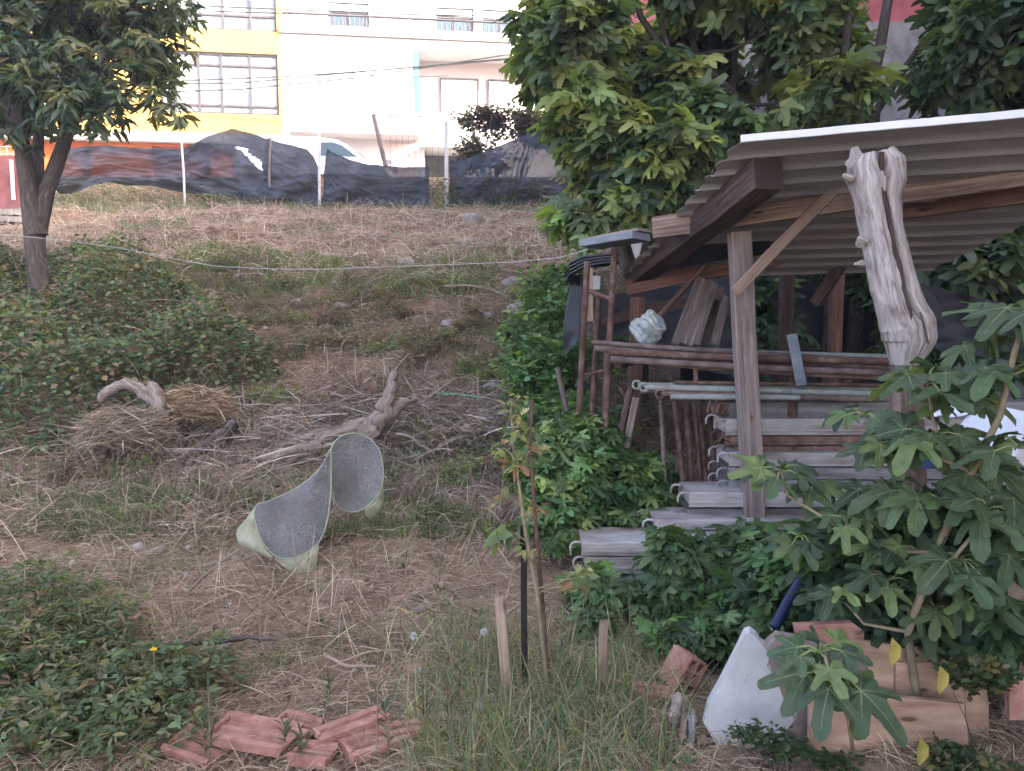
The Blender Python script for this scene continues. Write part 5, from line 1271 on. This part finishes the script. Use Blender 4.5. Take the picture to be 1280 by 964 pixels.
# ================================================================== POP-UP NET COVER
nc_ = thing('net_cover', 'collapsed pop-up mesh plant cover with pale green cloth corners on the dry grass', 'net cover', G(345, 730))
def closed(pts, n=72):
    pts = [P(*p_) for p_ in pts]; pts = pts + [pts[0]]; a = np.array(pts); m = len(a) - 1; out = []
    for k in range(n):
        t = k / n * m; i = int(t); f_ = t - i
        p0, p1, p2, p3 = a[(i - 1) % m], a[i], a[i + 1], a[(i + 2) % m]
        out.append(.5 * (2 * p1 + (p2 - p0) * f_ + (2 * p0 - 5 * p1 + 4 * p2 - p3) * f_ ** 2 + (3 * p1 - p0 - 3 * p2 + p3) * f_ ** 3))
    return np.array(out)
def patch(name, ring, bulge, mat, par, rim=None, wr=.0):
    c = ring.mean(0); V = []; n = len(ring); K = 10
    for k in range(K + 1):
        s_ = 1 - k / K
        for i in range(n):
            q = c + (ring[i] - c) * s_; w = (1 - s_ ** 2); q = q + np.array(bulge) * w
            q = q + np.array([0, 1, 0]) * wr * float(fbm(q[0] * 9, q[2] * 9, 1, 3)) * min(1, w * 3); V.append(q)
    F = [(k * n + i, k * n + (i + 1) % n, (k + 1) * n + (i + 1) % n, (k + 1) * n + i) for k in range(K) for i in range(n)]
    o = trimesh(name, np.array(V), np.array(F), M[mat], par)
    if rim:
        mb = MB(); mb.tube(list(ring) + [ring[0], ring[1]], rim, 8, caps=False); mb.build('rim_wire', M['piping'], par)
    return o
lowr = closed([(319, 634, 4.55), (340, 625, 4.62), (368, 612, 4.72), (392, 594, 4.8), (405, 578, 4.85), (413, 562, 4.9), (414, 590, 4.82), (413, 620, 4.72), (408, 655, 4.6), (397, 680, 4.5), (375, 695, 4.45), (352, 698, 4.43), (335, 687, 4.45), (322, 664, 4.5)])
upr = closed([(413, 568, 4.9), (418, 553, 4.95), (430, 544, 5.0), (446, 542, 5.03), (462, 549, 5.05), (474, 563, 5.06), (479, 585, 5.05), (478, 605, 5.02), (470, 622, 5.0), (455, 636, 4.97), (438, 640, 4.93), (422, 632, 4.88), (414, 605, 4.86)])
patch('mesh_panel', lowr, (0.02, -.10, .02), 'mesh', nc_, .005, .01)
patch('mesh_panel', lowr + [0, .012, 0], (.03, .26, -.06), 'mesh', nc_, None, .015)
patch('mesh_panel', upr, (0, .05, 0), 'mesh', nc_, .005, .01)
patch('mesh_panel', upr + [0, .012, 0], (-.02, .16, -.03), 'mesh', nc_, None, .01)
def cloth(name, poly, bulge):
    patch(name, closed(poly, 48), bulge, 'skirt', nc_, None, .02)
cloth('cloth_corner', [(319, 636, 4.56), (308, 648, 4.55), (296, 664, 4.55), (299, 680, 4.5), (318, 690, 4.45), (340, 697, 4.4), (331, 685, 4.44), (321, 664, 4.5)], (-.01, -.03, 0))
cloth('cloth_corner', [(343, 698, 4.44), (362, 699, 4.43), (382, 693, 4.46), (398, 680, 4.5), (396, 700, 4.46), (396, 722, 4.42), (394, 732, 4.40), (380, 729, 4.40), (372, 722, 4.40), (357, 711, 4.41)], (0, -.035, 0))
cloth('cloth_corner', [(478, 605, 5.03), (470, 624, 5.01), (456, 638, 4.97), (462, 648, 5.0), (476, 640, 5.02), (480, 622, 5.04)], (.0, -.02, 0))
mb = MB(); mb.tube([P(338, 700, 4.42), P(336, 712, 4.38), P(346, 722, 4.36), P(352, 714, 4.38), P(344, 704, 4.42)], .006, 6); mb.build('tie_strap', M['straw_flat'] if 'straw_flat' in M else M['pine'], nc_)

# ================================================================== DEAD WOOD, STRAW BUNDLES, STONES
def onground(px, py, lift=.05):
    q = G(px, py); return q + [0, 0, lift]
def deadwood(lab, paths, cat='branch', name='dead_branch', mat='dead'):
    mb = MB(); lowp = max((p_ for pth in paths for p_ in pth[0]), key=lambda p_: p_[1]); dy = G(lowp[0], lowp[1])[1] - .22 - lowp[2]
    paths = [([(a, b, c_ + dy) for a, b, c_ in pt], r0, r1, n) for pt, r0, r1, n in paths]
    for pts, r0, r1, n in paths:
        q = [P(a, b, c_) for a, b, c_ in pts]
        a = np.array(q); t0 = np.linspace(0, 1, len(a)); tt = np.linspace(0, 1, max(10, len(a) * 4)); s_ = np.stack([np.interp(tt, t0, a[:, k]) for k in range(3)], 1) + rng.normal(0, r0 * .12, (len(tt), 3))
        mb.tube(list(s_), np.linspace(r0, r1, len(tt)), n, wob=.09)
    return tag(mb.build(name, M[mat]), lab, cat, 'dead wood along the foot of the bank')
deadwood('crooked grey forked branch arching left of the straw bundles', [([(127, 497, 7.4), (145, 484, 7.4), (158, 478, 7.35), (172, 486, 7.3), (190, 498, 7.25), (198, 506, 7.2)], .045, .06, 10), ([(192, 481, 7.25), (198, 500, 7.2), (203, 525, 7.15), (203, 545, 7.1), (196, 562, 7.0)], .06, .045, 10)])
deadwood('grey branch lying flat below the forked one', [([(150, 556, 7.0), (175, 562, 6.95), (205, 563, 6.9), (238, 566, 6.9)], .045, .03, 9)])
deadwood('dark rotten log between the right straw bundle and the stones', [([(248, 562, 6.9), (265, 552, 7.0), (283, 540, 7.1), (295, 528, 7.2)], .06, .05, 9)], 'log', 'dead_log', 'bark')
deadwood('short pale sawn log end in the middle of the brush pile', [([(366, 552, 7.0), (388, 547, 7.05), (412, 541, 7.1)], .055, .06, 12)], 'log', 'dead_log')
deadwood('thick weathered log under the short sawn one', [([(328, 574, 6.85), (352, 566, 6.9), (385, 560, 6.95), (402, 557, 7.0)], .03, .055, 10)], 'log', 'dead_log')
deadwood('gnarled upright root stump with a broken tip above the net cover', [([(395, 552, 7.2), (425, 540, 7.2), (452, 531, 7.25), (470, 526, 7.3)], .045, .075, 11), ([(455, 545, 7.1), (470, 532, 7.15), (482, 512, 7.2), (488, 488, 7.25), (492, 466, 7.3)], .10, .035, 11), ([(478, 530, 7.2), (500, 506, 7.3), (516, 497, 7.35)], .07, .03, 9), ([(490, 470, 7.3), (502, 452, 7.35), (512, 442, 7.4)], .012, .004, 6), ([(490, 472, 7.3), (482, 458, 7.3)], .012, .005, 6)], 'tree root', 'root_stump')
deadwood('brown half buried board end above the forked branch', [([(143, 463, 8.0), (170, 457, 8.0), (196, 451, 8.0)], .035, .03, 4)], 'plank', 'old_board')
deadwood('long thin bent stick sticking out of the pile over the right side', [([(505, 470, 7.4), (520, 495, 7.2), (538, 525, 7.0), (545, 540, 6.9)], .008, .006, 5)], 'stick', 'stick')
deadwood('thin pale stick lying from the net cover up to the stump', [([(300, 600, 6.3), (340, 588, 6.5), (400, 572, 6.6), (460, 548, 6.8)], .010, .008, 5)], 'stick', 'stick')
deadwood('straight grey stick slanting left below the net cover', [([(232, 742, 4.25), (265, 712, 4.45), (298, 686, 4.6)], .008, .006, 5)], 'stick', 'stick')
deadwood('long arched dry stalk left of the net cover', [([(148, 808, 3.5), (165, 770, 3.8), (190, 745, 4.0), (228, 722, 4.3)], .004, .003, 5)], 'stalk', 'dry_stalk', 'pine')
deadwood('pale dry stalk slanting over the bare soil', [([(212, 820, 3.45), (235, 795, 3.6), (262, 772, 3.8)], .005, .003, 5)], 'stalk', 'dry_stalk', 'pine')
deadwood('dark stick half buried across the bare soil', [([(222, 806, 3.52), (265, 803, 3.55), (310, 797, 3.6), (345, 799, 3.62)], .014, .009, 7)], 'stick', 'stick', 'bark')
deadwood('reddish broken cane crossing in the bare patch', [([(405, 818, 3.4), (430, 832, 3.32), (470, 833, 3.3)], .008, .006, 6)], 'cane', 'cane', 'pine')
deadwood('second reddish cane lying beside the bare patch', [([(425, 828, 3.35), (460, 815, 3.4), (500, 812, 3.42)], .007, .005, 6)], 'cane', 'cane', 'pine')
deadwood('pale bleached branch on the upper bank', [([(555, 358, 10.6), (585, 357, 10.6), (610, 361, 10.6), (640, 372, 10.3)], .02, .012, 6)])
deadwood('green plant cane lying across the foot of the bank', [([(545, 492, 7.9), (575, 494, 7.9), (612, 498, 7.8)], .013, .011, 7)], 'cane', 'garden_cane', 'green_cane')
stick0 = None
for k in range(46):
    px = rng.uniform(235, 620) if k > 8 else rng.uniform(90, 260); py = rng.normal(548, 20) if k > 8 else rng.uniform(545, 585); c = G(px, py) + [0, 0, rng.uniform(.02, .16)]
    az = rng.normal(0, .8); L_ = rng.uniform(.25, .95); d = np.array([math.cos(az), math.sin(az) * .8, rng.normal(.05, .2)]); r0 = float(np.exp(rng.normal(-4.35, .45)))
    n = 7; q = [c + d * L_ * (t - .5) + np.array([0, 0, -.12 * L_ * (2 * t - 1) ** 2]) + rng.normal(0, .018 * L_, 3) for t in np.linspace(0, 1, n)]
    for p_ in q: p_[2] = max(p_[2], g1(p_[0], p_[1]) + r0 * .5)
    mb = MB(); mb.tube(q, np.linspace(r0, r0 * .55, n), 7, wob=.08)
    tag(mb.build('dead_branch', M['dead' if k % 3 else 'bark']), 'bare dead stick lying loose in the brush pile along the foot of the bank', 'branch', 'loose sticks of the brush pile')
for k, (px, py, Y_, sx, sy, sz, lab) in enumerate(((158, 540, 7.1, .36, .26, .20, 'pale grey brown straw bundle at the left of the brush pile'), (243, 512, 7.35, .34, .26, .20, 'golden straw bundle at the right of the forked branch'))):
    Y_ = G(px, py + 32)[1] - .1; c0 = P(px, py, Y_); ge = Geo(); N = 3400
    th = rng.uniform(0, 2 * math.pi, N); ph = np.arccos(rng.uniform(-.35, 1, N)); d = np.stack([np.sin(ph) * np.cos(th), np.sin(ph) * np.sin(th), np.cos(ph)], 1)
    p = c0 + d * np.array([sx, sy, sz]) * (rng.uniform(.6, 1.04, (N, 1)))
    az = rng.normal(0, .7, N) + (0 if k else .4) + math.pi * rng.integers(0, 2, N)
    cols = [(.44, .33, .20), (.52, .41, .27), (.32, .23, .14), (.20, .14, .09)] if k else [(.40, .32, .24), (.47, .39, .30), (.28, .21, .16), (.17, .13, .10)]
    blades(ge, p - np.stack([np.cos(az), np.sin(az), np.zeros(N)], 1) * .07, az, rng.normal(.12, .25, N), rng.uniform(.10, .26, N), .007 * rng.uniform(.6, 1.4, N), rng.uniform(-.1, .6, N), rcol(N, cols, .2, .05), 4)
    core = Geo(); 
    t_ = thing('straw_bundle', lab, 'straw bundle', (c0[0], c0[1], g1(c0[0], c0[1]))); ge.build('straw', M['straw'], t_)
    o = lump('core', c0, (sx * .72, sy * .72, sz * .72), 'pine', None, None, .1); o.parent = t_; o.location = Vector(o.location) - Vector(t_.location)
for k, (px, py, w, lab) in enumerate(((293, 532, 8, 'torn black plastic sleeve standing right of the golden straw bundle'), (192, 540, 10, 'black plastic scrap under the forked grey branch'), (275, 545, 7, 'small black plastic rag left of the pale stone'))):
    c = G(px, py + 8); c[2] += .05; lump('plastic_scrap', c, (.04, .05, .13 if k == 0 else .08), 'black_plastic', lab, 'plastic scrap', .4, 3, k + 2)
ST = [(285, 551, .10, .07, 'pale angular stone beside the dark rotten log'), (647, 388, .14, .10, 'round grey boulder at the right end of the bank'), (665, 364, .17, .08, 'pale flat rock near the fig tree foot'), (640, 352, .12, .07, 'white lump of rubble on the upper right bank'), (611, 393, .08, .05, 'small white stone in the middle of the right bank'),
      (299, 345, .12, .04, 'pale flat stone at the upper edge of the brambles'), (508, 330, .13, .09, 'brown earth covered rock near the top of the bank'), (470, 293, .10, .04, 'flat pale stone on the upper field'), (480, 464, .05, .05, 'cream stone behind the root stump tip'), (427, 381, .14, .05, 'grey slab of rubble half way up the bank'),
      (562, 405, .12, .07, 'dull brown rock low on the right bank'), (408, 407, .10, .04, 'small flat rock left of the bank centre'), (592, 274, .18, .12, 'grey concrete block below the right shade netting'), (616, 482, .11, .05, 'pale stone at the foot of the right bank'), (190, 688, .07, .02, 'flat pale stone in the dry grass left of the net cover'),
      (485, 548, .10, .06, 'pale rounded stone under the root stump'), (370, 375, .07, .04, 'whitish small rock at the bramble edge'), (310, 275, .16, .05, 'white scrap stone on the upper field below the netting'), (528, 345, .08, .06, 'rounded tan stone beside the upper green tuft'), (585, 300, .2, .05, 'low pale mound of rubble on the right of the field')]
for k, (px, py, w, h, lab) in enumerate(ST):
    c = G(px, py + 3); sc_ = (c[1] / 9.0) ** .5 if c[1] > 9 else 1; lump('stone', c + [0, .02, h * .25], (w * sc_, w * .8 * sc_, h * sc_), 'stone', lab, 'stone', .22, 2.2, k * 1.7, (12, 8), 'stones on the bank')

# ================================================================== FOREGROUND THINGS
def stake(name, a, b, w, h, mat, lab, cat, tip=True, up=(0, 1, 0), jit=.001):
    mb = MB(); mb.beam(a, b, w, h, up=up, jit=jit, segs=10); return tag(mb.build(name, M[mat]), lab, cat)
stake('wooden_stake', P(624, 746, 3.0), P(640, 930, 2.92), .042, .03, 'pine', 'wooden stake with a nail hole left of the dark metal stake', 'stake')
stake('wooden_stake', P(755, 777, 3.0), P(750, 905, 3.0), .036, .028, 'pine', 'short weathered wooden stake with a split top right of the sapling', 'stake')
stake('metal_stake', P(654, 652, 3.1), P(657, 910, 3.05), .026, .02, 'dark_stake', 'dark metal stake the sapling is tied to', 'stake')
mb = MB(); mb.tube([P(665, 500, 3.15), P(663, 560, 3.12), P(670, 660, 3.1), P(678, 760, 3.08), P(686, 870, 3.05)], [.006, .008, .009, .010, .010], 8, wob=.06); tag(mb.build('rusty_rod', M['rust']), 'thin rusty rod standing beside the sapling', 'rod')
mb = MB(); mb.tube([P(697, 460, 5.4), P(708, 515, 5.3)], .02, 8, wob=.05); tag(mb.build('old_stick', M['bark']), 'short dark stick leaning in the greenery left of the rusty frames', 'stick')
sp = thing('sapling', 'thin young tree with pale drooping leaves tied to the dark metal stake', 'sapling', G(687, 885))
mb = MB(); mb.tube([P(690, 900, 3.0), P(682, 840, 3.0), P(672, 745, 3.0), P(657, 668, 3.02), P(648, 600, 3.05), P(642, 560, 3.05), P(638, 500, 3.05)], [.011, .010, .009, .008, .006, .005, .003], 8, wob=.05)
hubs = [(625, 662, 3.0, 9, .075), (640, 500, 3.05, 6, .05), (655, 535, 3.05, 6, .05), (628, 560, 3.05, 5, .05), (665, 560, 3.05, 5, .045), (634, 620, 3.0, 4, .045), (725, 722, 2.95, 8, .05), (705, 728, 3.0, 5, .045), (660, 690, 3.0, 4, .04), (668, 640, 3.05, 4, .045), (648, 580, 3.02, 5, .05)]
ge = Geo()
for (px, py, Y_, n, s_) in hubs:
    h = P(px, py, Y_); base = P(np.interp(py + 15, [500, 560, 600, 668, 745, 840], [638, 642, 648, 657, 672, 682]), py + 15, 3.0); mb.tube([base, (base + h) / 2 + [0, 0, .01], h], [.004, .003, .002], 5)
    C = np.concatenate([np.repeat(h[None], n, 0) + rng.normal(0, .018, (n, 3)), np.repeat(np.array([[0, -.3, .5]]), n, 0)], 1)
    rosettes(ge, C, [LONG, OVAL], 4 if s_ < .06 else 2, s_ * 1.15, [(.24, .29, .12), (.30, .33, .15), (.15, .22, .09), (.38, .36, .18), (.3, .17, .10)] if s_ < .06 else [(.13, .19, .06), (.18, .24, .08)], .9 if s_ > .06 else .5, .1, spread=.012)
mb.build('stem', M['stem'], sp); ge.build('foliage', M['leaf'], sp)
mb = MB(); q = P(683, 888, 2.98); mb.tube([q + [-.012, 0, -.04], q + [-.014, 0, .0], q + [-.004, -.01, .025], q + [.012, 0, .02], q + [.006, .01, -.02], q + [-.006, 0, -.06]], .008, 8); tag(mb.build('cloth_tie', M['cord']), 'pale cloth tie knotted round the foot of the sapling', 'tie')

# tall weeds
def weed(x, y, h, n, cols, lean, ll, wid, lab, grp, mat='stem'):
    z = g1(x, y); t = thing('weed', lab, 'weed', (x, y, z), grp)
    top = np.array([x + lean[0], y + lean[1], z + h]); base = np.array([x, y, z - .01]); mid_ = (base + top) / 2 + [lean[0] * .2, 0, 0]
    mb = MB(); mb.tube([base, mid_, top], [.0032, .0026, .0012], 5); mb.build('stem', M[mat], t)
    s_ = rng.uniform(.25, 1, n); p = base[None] * (1 - s_[:, None]) + top[None] * s_[:, None]; az = rng.uniform(0, 6.28, n)
    d = np.stack([np.cos(az) * .6, np.sin(az) * .6, rng.uniform(.5, 1.3, n)], 1); nn = np.stack([-np.cos(az), -np.sin(az), np.full(n, .6)], 1); ge = Geo()
    leaves(ge, THIN if wid < .3 else LONG, p, d, nn, ll * rng.uniform(.6, 1.2, n), rcol(n, cols, .15, .05)); ge.build('foliage', M['leaf'], t); return t
for k, (px, pyb, pyt) in enumerate(((258, 955, 890), (262, 960, 850), (358, 940, 900), (377, 962, 905), (470, 955, 800), (487, 950, 870), (405, 900, 850), (530, 930, 830), (577, 890, 800), (600, 880, 760), (700, 850, 780), (563, 950, 850), (216, 900, 850), (545, 800, 700), (505, 740, 690))):
    b_ = G(px, pyb); hgt = (pyb - pyt) / 960 * b_[1] * 1.05
    if b_[1] < 2.4: b_[1] = 2.45
    dark = k in (4, 7, 11)
    weed(b_[0], b_[1], hgt, 22, [(.06, .10, .045), (.08, .13, .055)] if not dark else [(.13, .09, .07), (.09, .11, .05)], (rng.normal(0, .02), rng.normal(0, .02)), .05, .2, 'tall slender weed with narrow upright leaves standing in the foreground grass', 'slender foreground weeds')
# pale long grass stem leaning over the tuft and dandelion clocks
for k, (px, py) in enumerate(((517, 795), (605, 790), (600, 882), (522, 838))):
    q = P(px, py, 3.0 if py < 850 else 2.8); t = thing('seed_head', ['white dandelion clock above the left of the grass tuft', 'fluffy seed head just left of the wooden stake', 'white seed head low in the green grass', 'small pale seed head near the terracotta chips'][k], 'seed head', (q[0], q[1], g1(q[0], q[1])), 'dandelion seed heads')
    ge = Geo(); N = 130; d = unit(rng.normal(0, 1, (N, 3))); leaves(ge, THIN, np.repeat(q[None], N, 0), d, unit(rng.normal(0, 1, (N, 3))), np.full(N, .017), rcol(N, (.62, .62, .58), .05, .02)); ge.build('seeds', M['straw'], t)
    mb = MB(); mb.tube([[q[0], q[1], g1(q[0], q[1])], q], .0018, 5); mb.build('stalk', M['petiole'], t)
t = thing('yellow_flower', 'single small yellow flower above the lower left shrub', 'flower', P(192, 850, 2.9)); q = P(192, 813, 2.9)
ge = Geo(); N = 12; az = np.linspace(0, 6.28, N); leaves(ge, OVAL, np.repeat(q[None], N, 0), np.stack([np.cos(az), np.sin(az) * .5 - .3, np.full(N, .5)], 1), np.repeat(np.array([[0, -.5, .8]]), N, 0), np.full(N, .016), rcol(N, (.8, .5, .03), .05, .02)); ge.build('petals', M['leaf'], t)
mb = MB(); mb.tube([q - [0, 0, .14], q], .002, 5); mb.build('stalk', M['petiole'], t)

# roof tiles on the ground
def tile(px, py, L, W, rot, lab, tilt=(0, 0), lift=.012, mat='terracotta'):
    lift = lift + (.022 if py > 900 else .0)
    c = G(px, py); t_ = thing('roof_tile', lab, 'roof tile', c, 'clay roof tiles on the ground')
    Mx = np.array(Matrix.Rotation(rot, 3, 'Z') @ Matrix.Rotation(tilt[0], 3, 'X') @ Matrix.Rotation(tilt[1], 3, 'Y')); o_ = c + [0, 0, lift]
    mb = MB()
    prof = [(-W / 2, 0), (-W / 2, .035), (-W / 2 + .02, .038), (-W / 2 + .028, .014), (-.012, .014), (-.006, .024), (.006, .024), (.012, .014), (W / 2 - .035, .014), (W / 2 - .028, .030), (W / 2 - .004, .032), (W / 2, .0)]
    rings = [np.array([o_ + Mx @ np.array([-L / 2 + L * k / 6 + (rng.normal(0, .006) if k in (0, 6) else 0), u, w]) for u, w in prof]) for k in range(7)]
    mb.loft(rings, True, False, True)
    q = [o_ + Mx @ np.array([-L / 2 + .008, -W / 2 + .03, .026]), o_ + Mx @ np.array([-L / 2 + .008, W / 2 - .036, .026])]; mb.beam(q[0], q[1], .016, .022)
    mb.build('body', M[mat], t_); return t_
tile(318, 935, .30, .17, -.25, 'pinkish clay roof tile with a clear raised rim, largest at the bottom', (.05, .02), .02)
tile(248, 945, .20, .15, -.35, 'clay roof tile at the far left of the tiles, half under grass', (.1, .1), .0)
tile(372, 918, .16, .12, -.3, 'small clay tile piece right behind the largest tile', (0, .1), .0)
tile(440, 925, .26, .09, .55, 'orange clay tile lying diagonally in the middle of the chips', (.1, -.08), .02)
tile(468, 940, .22, .13, .6, 'broad orange tile fragment under the diagonal one', (.05, 0), .0)
tile(505, 925, .12, .09, .3, 'small broken clay tile at the right end of the chips', (0, 0), .0)
tile(392, 955, .14, .12, -.2, 'clay tile piece at the very bottom beside the largest tile', (0, 0), .0)
tile(252, 848, .26, .11, .1, 'pale buried clay tile in the dry grass', (0, 0), -.012)
tile(520, 842, .10, .07, .3, 'tiny clay chip beside the grass tuft', (0, 0), .0)
tile(815, 876, .17, .09, -.3, 'worn orange brick fragment at the foot of the fig shoots', (.1, .05), .02)
# hollow brick
t = thing('hollow_brick', 'hollow red clay brick standing against the white slab', 'brick', G(865, 890)); c = P(864, 848, 3.0)
Mx = np.array(Matrix.Rotation(.35, 3, 'Z') @ Matrix.Rotation(.55, 3, 'Y')); mb = MB(); bw, bh, bd = .085, .15, .13
def bbx(x0, x1, y0, y1, z0, z1):
    vs = [c + Mx @ np.array(p) for p in ((x0, y0, z0), (x1, y0, z0), (x1, y1, z0), (x0, y1, z0), (x0, y0, z1), (x1, y0, z1), (x1, y1, z1), (x0, y1, z1))]
    mb.add(vs, [(0, 3, 2, 1), (4, 5, 6, 7), (0, 1, 5, 4), (1, 2, 6, 5), (2, 3, 7, 6), (3, 0, 4, 7)])
for i in range(3): x = -bw / 2 + i * bw / 2; bbx(x - .005, x + .005, 0, bd, -bh / 2, bh / 2)
for j in range(4): z = -bh / 2 + j * bh / 3; bbx(-bw / 2 + .0052, -.0052, .001, bd - .001, z - .005, z + .005); bbx(.0052, bw / 2 - .0052, .001, bd - .001, z - .005, z + .005)
mb.build('body', M['terracotta'], t)
# metal pipe and bamboo ends
mb = MB(); a = P(866, 888, 2.72); b = P(860, 985, 2.55); mb.tube([a, b], .0145, 14); o = mb.build('metal_pipe', M['galv']); tag(o, 'short galvanised pipe lying towards the camera left of the slab', 'pipe'); m2 = MB(); m2.tube([a + (b - a) * .08, a + (b - a) * .16], .0175, 14); m2.build('collar', M['galv'], o)
for k, (px, py, r) in enumerate(((817, 953, .020), (853, 920, .013))):
    mb = MB(); q = P(px, py, 2.62); q[2] = max(q[2], g1(q[0], q[1]) + r); mb.tube([q, q + [.03, .1, -.005], q + [.08, .3, -.02]], r, 12); tag(mb.build('cut_branch', M['pine']), ['round sawn branch end at the bottom between the grass and the pipe', 'smaller sawn branch end beside the metal pipe'][k], 'sawn branch')
deadwood('brown rotten timber end behind the brick fragment', [([(848, 870, 2.9), (842, 900, 2.8)], .02, .018, 8)], 'timber', 'timber_piece')

# white slab
t = thing('plaster_slab', 'broken white plaster slab leaning on one corner in front of the plywood', 'slab', (.75, 2.6, 0))
out = [(931, 793), (937, 791), (944, 795), (950, 803), (959, 815), (962, 821), (958, 833), (964, 842), (970, 850), (975, 862), (979, 873), (986, 882), (990, 893), (993, 901), (987, 908), (972, 925), (955, 950), (938, 985), (922, 982), (905, 948), (878, 901), (884, 884), (900, 853), (918, 818)]
def slabpt(px, py, off): 
    Y_ = 2.62 + (985 - py) * .0007 + off; return P(px, py, Y_)
fr = np.array([slabpt(a, b, 0) for a, b in out]); bk = fr + np.array([.012, .042, .006]) + rng.normal(0, .002, fr.shape)
mb = MB(); mb.loft([bk, fr][::-1], True, False, False)
n = len(out); mb.add(list(fr), [list(range(n))[::-1]], [[(p[0], p[2]) for p in fr][::-1]]); mb.add(list(bk), [list(range(n))], [[(p[0], p[2]) for p in bk]]); mb.build('body', M['plaster'], t)
mb = MB()
for pl in ([(930, 852), (934, 843), (942, 840)], [(929, 853), (945, 872), (958, 886)], [(934, 851), (948, 866)], [(946, 874), (960, 845)], [(879, 903), (893, 920), (912, 948)]):
    q = [slabpt(a, b, -.0012) for a, b in pl]
    for u, w in zip(q[:-1], q[1:]): mb.beam(u, w, .0035, .003, up=(0, 1, 0), jit=.0003, segs=3)
mb.build('relief_mark', M['plaster'], t)
mb = MB()
for k in range(3, 13):
    a, b = fr[k], fr[k + 1]; mb.beam(a + [.008, .012, 0], b + [.008, .012, 0], .02, .012, up=(0, 1, 0), jit=.002, segs=4)
mb.build('broken_edge', M['concrete'], t)


# plywood and slabs at the lower right
def panel(name, poly, Y_, thick, mat, lab, cat, lean=.0006, group=None, uvrot=False):
    y0 = max(b for a, b in poly); fr = np.array([P(a, b, Y_ + (y0 - b) * lean) for a, b in poly]); bk = fr + np.array([0, thick, 0]); n = len(poly); mb = MB()
    mb.loft([fr, bk], True, False, False); uv = [(p[0] * 1.0, p[2] * (1.0)) for p in fr]
    mb.add(list(fr), [list(range(n))[::-1]], [uv[::-1]]); mb.add(list(bk), [list(range(n))], [uv]); return tag(mb.build(name, M[mat]), lab, cat, group)
panel('concrete_slab', [(960, 808), (975, 795), (1004, 800), (1030, 806), (1085, 830), (1090, 1010), (930, 1010), (975, 905)], 2.62, .05, 'brown_slab', 'rough grey brown slab between the white slab and the plywood', 'slab')
panel('pink_board', [(994, 782), (1066, 779), (1080, 789), (1080, 812), (1000, 815)], 2.82, .03, 'terracotta', 'pinkish board edge behind the fig shoot', 'board')
panel('plywood_sheet', [(1062, 800), (1172, 812), (1180, 880), (1150, 900), (1060, 880)], 2.74, .018, 'ply', 'pale plywood sheet behind the upper yellow leaf', 'plywood sheet', group='leaning plywood sheets')
panel('plywood_sheet', [(1120, 828), (1228, 827), (1236, 880), (1236, 1010), (1118, 1010)], 2.66, .018, 'ply', 'square cornered plywood sheet at the right behind the small shrub', 'plywood sheet', group='leaning plywood sheets')
panel('plywood_sheet', [(1012, 874), (1110, 870), (1206, 880), (1218, 1010), (1010, 1010)], 2.56, .018, 'ply', 'wide wood grained plywood sheet in front of the others', 'plywood sheet', group='leaning plywood sheets')
panel('terracotta_board', [(1262, 845), (1300, 845), (1300, 900), (1262, 900)], 2.6, .03, 'terracotta', 'brown board end at the right edge beside the small shrub', 'board')

# ================================================================== AIR
hz = bpy.data.materials.new('glare_veil'); hz.use_nodes = True; hn = hz.node_tree; hn.nodes.remove(hn.nodes['Principled BSDF'])
pv = hn.nodes.new('ShaderNodeVolumePrincipled'); pv.inputs['Color'].default_value = (.92, .95, 1, 1); pv.inputs['Density'].default_value = HAZE; pv.inputs['Anisotropy'].default_value = .2
hn.links.new(pv.outputs[0], hn.nodes['Material Output'].inputs['Volume'])
mb = MB(); mb.box((0, 0, 8.5), (900, 900, 19.5)); o = mb.build('haze', hz); tag(o, 'thin pale haze added to mimic veiling glare', kind='stuff')  # added volume that imitates lens glare over the distance

# ================================================================== LIGHT
w = bpy.data.worlds.new('World'); SC.world = w; w.use_nodes = True; nt = w.node_tree
sky = nt.nodes.new('ShaderNodeTexSky'); sky.sky_type = 'NISHITA'; sky.sun_disc = False
EL, AZ = 24.0, math.atan2(.93, -.37)   # direction to the sun: right of and behind the camera
sky.sun_elevation = R(EL); sky.sun_rotation = AZ; sky.air_density = .35; sky.dust_density = 5.0; sky.ozone_density = .2
bg = nt.nodes['Background']; nt.links.new(sky.outputs[0], bg.inputs[0]); bg.inputs[1].default_value = .15
sd = bpy.data.lights.new('sun', 'SUN'); sd.energy = 2.0; sd.angle = R(.5); sd.color = (1, .93, .84)
so = bpy.data.objects.new('sun', sd); COL.objects.link(so); so.location = (20, -20, 30)
dv = Vector((math.sin(AZ) * math.cos(R(EL)), math.cos(AZ) * math.cos(R(EL)), math.sin(R(EL))))
so.rotation_euler = (-dv).to_track_quat('-Z', 'Y').to_euler()
SC.view_settings.view_transform = 'Standard'; SC.view_settings.look = 'None'; SC.view_settings.exposure = 3.5; SC.view_settings.gamma = 1; SC.view_settings.use_curve_mapping = False
SC.cycles.max_bounces = 6; SC.cycles.diffuse_bounces = 4; SC.cycles.glossy_bounces = 2; SC.cycles.transparent_max_bounces = 12; SC.cycles.transmission_bounces = 3; SC.cycles.volume_bounces = 0
SC.cycles.use_denoising = DEN; SC.cycles.denoiser = 'OPENIMAGEDENOISE'; SC.cycles.denoising_input_passes = 'RGB_ALBEDO_NORMAL'; SC.cycles.denoising_prefilter = 'NONE'; SC.cycles.sample_clamp_indirect = 6
SC.render.film_transparent = False
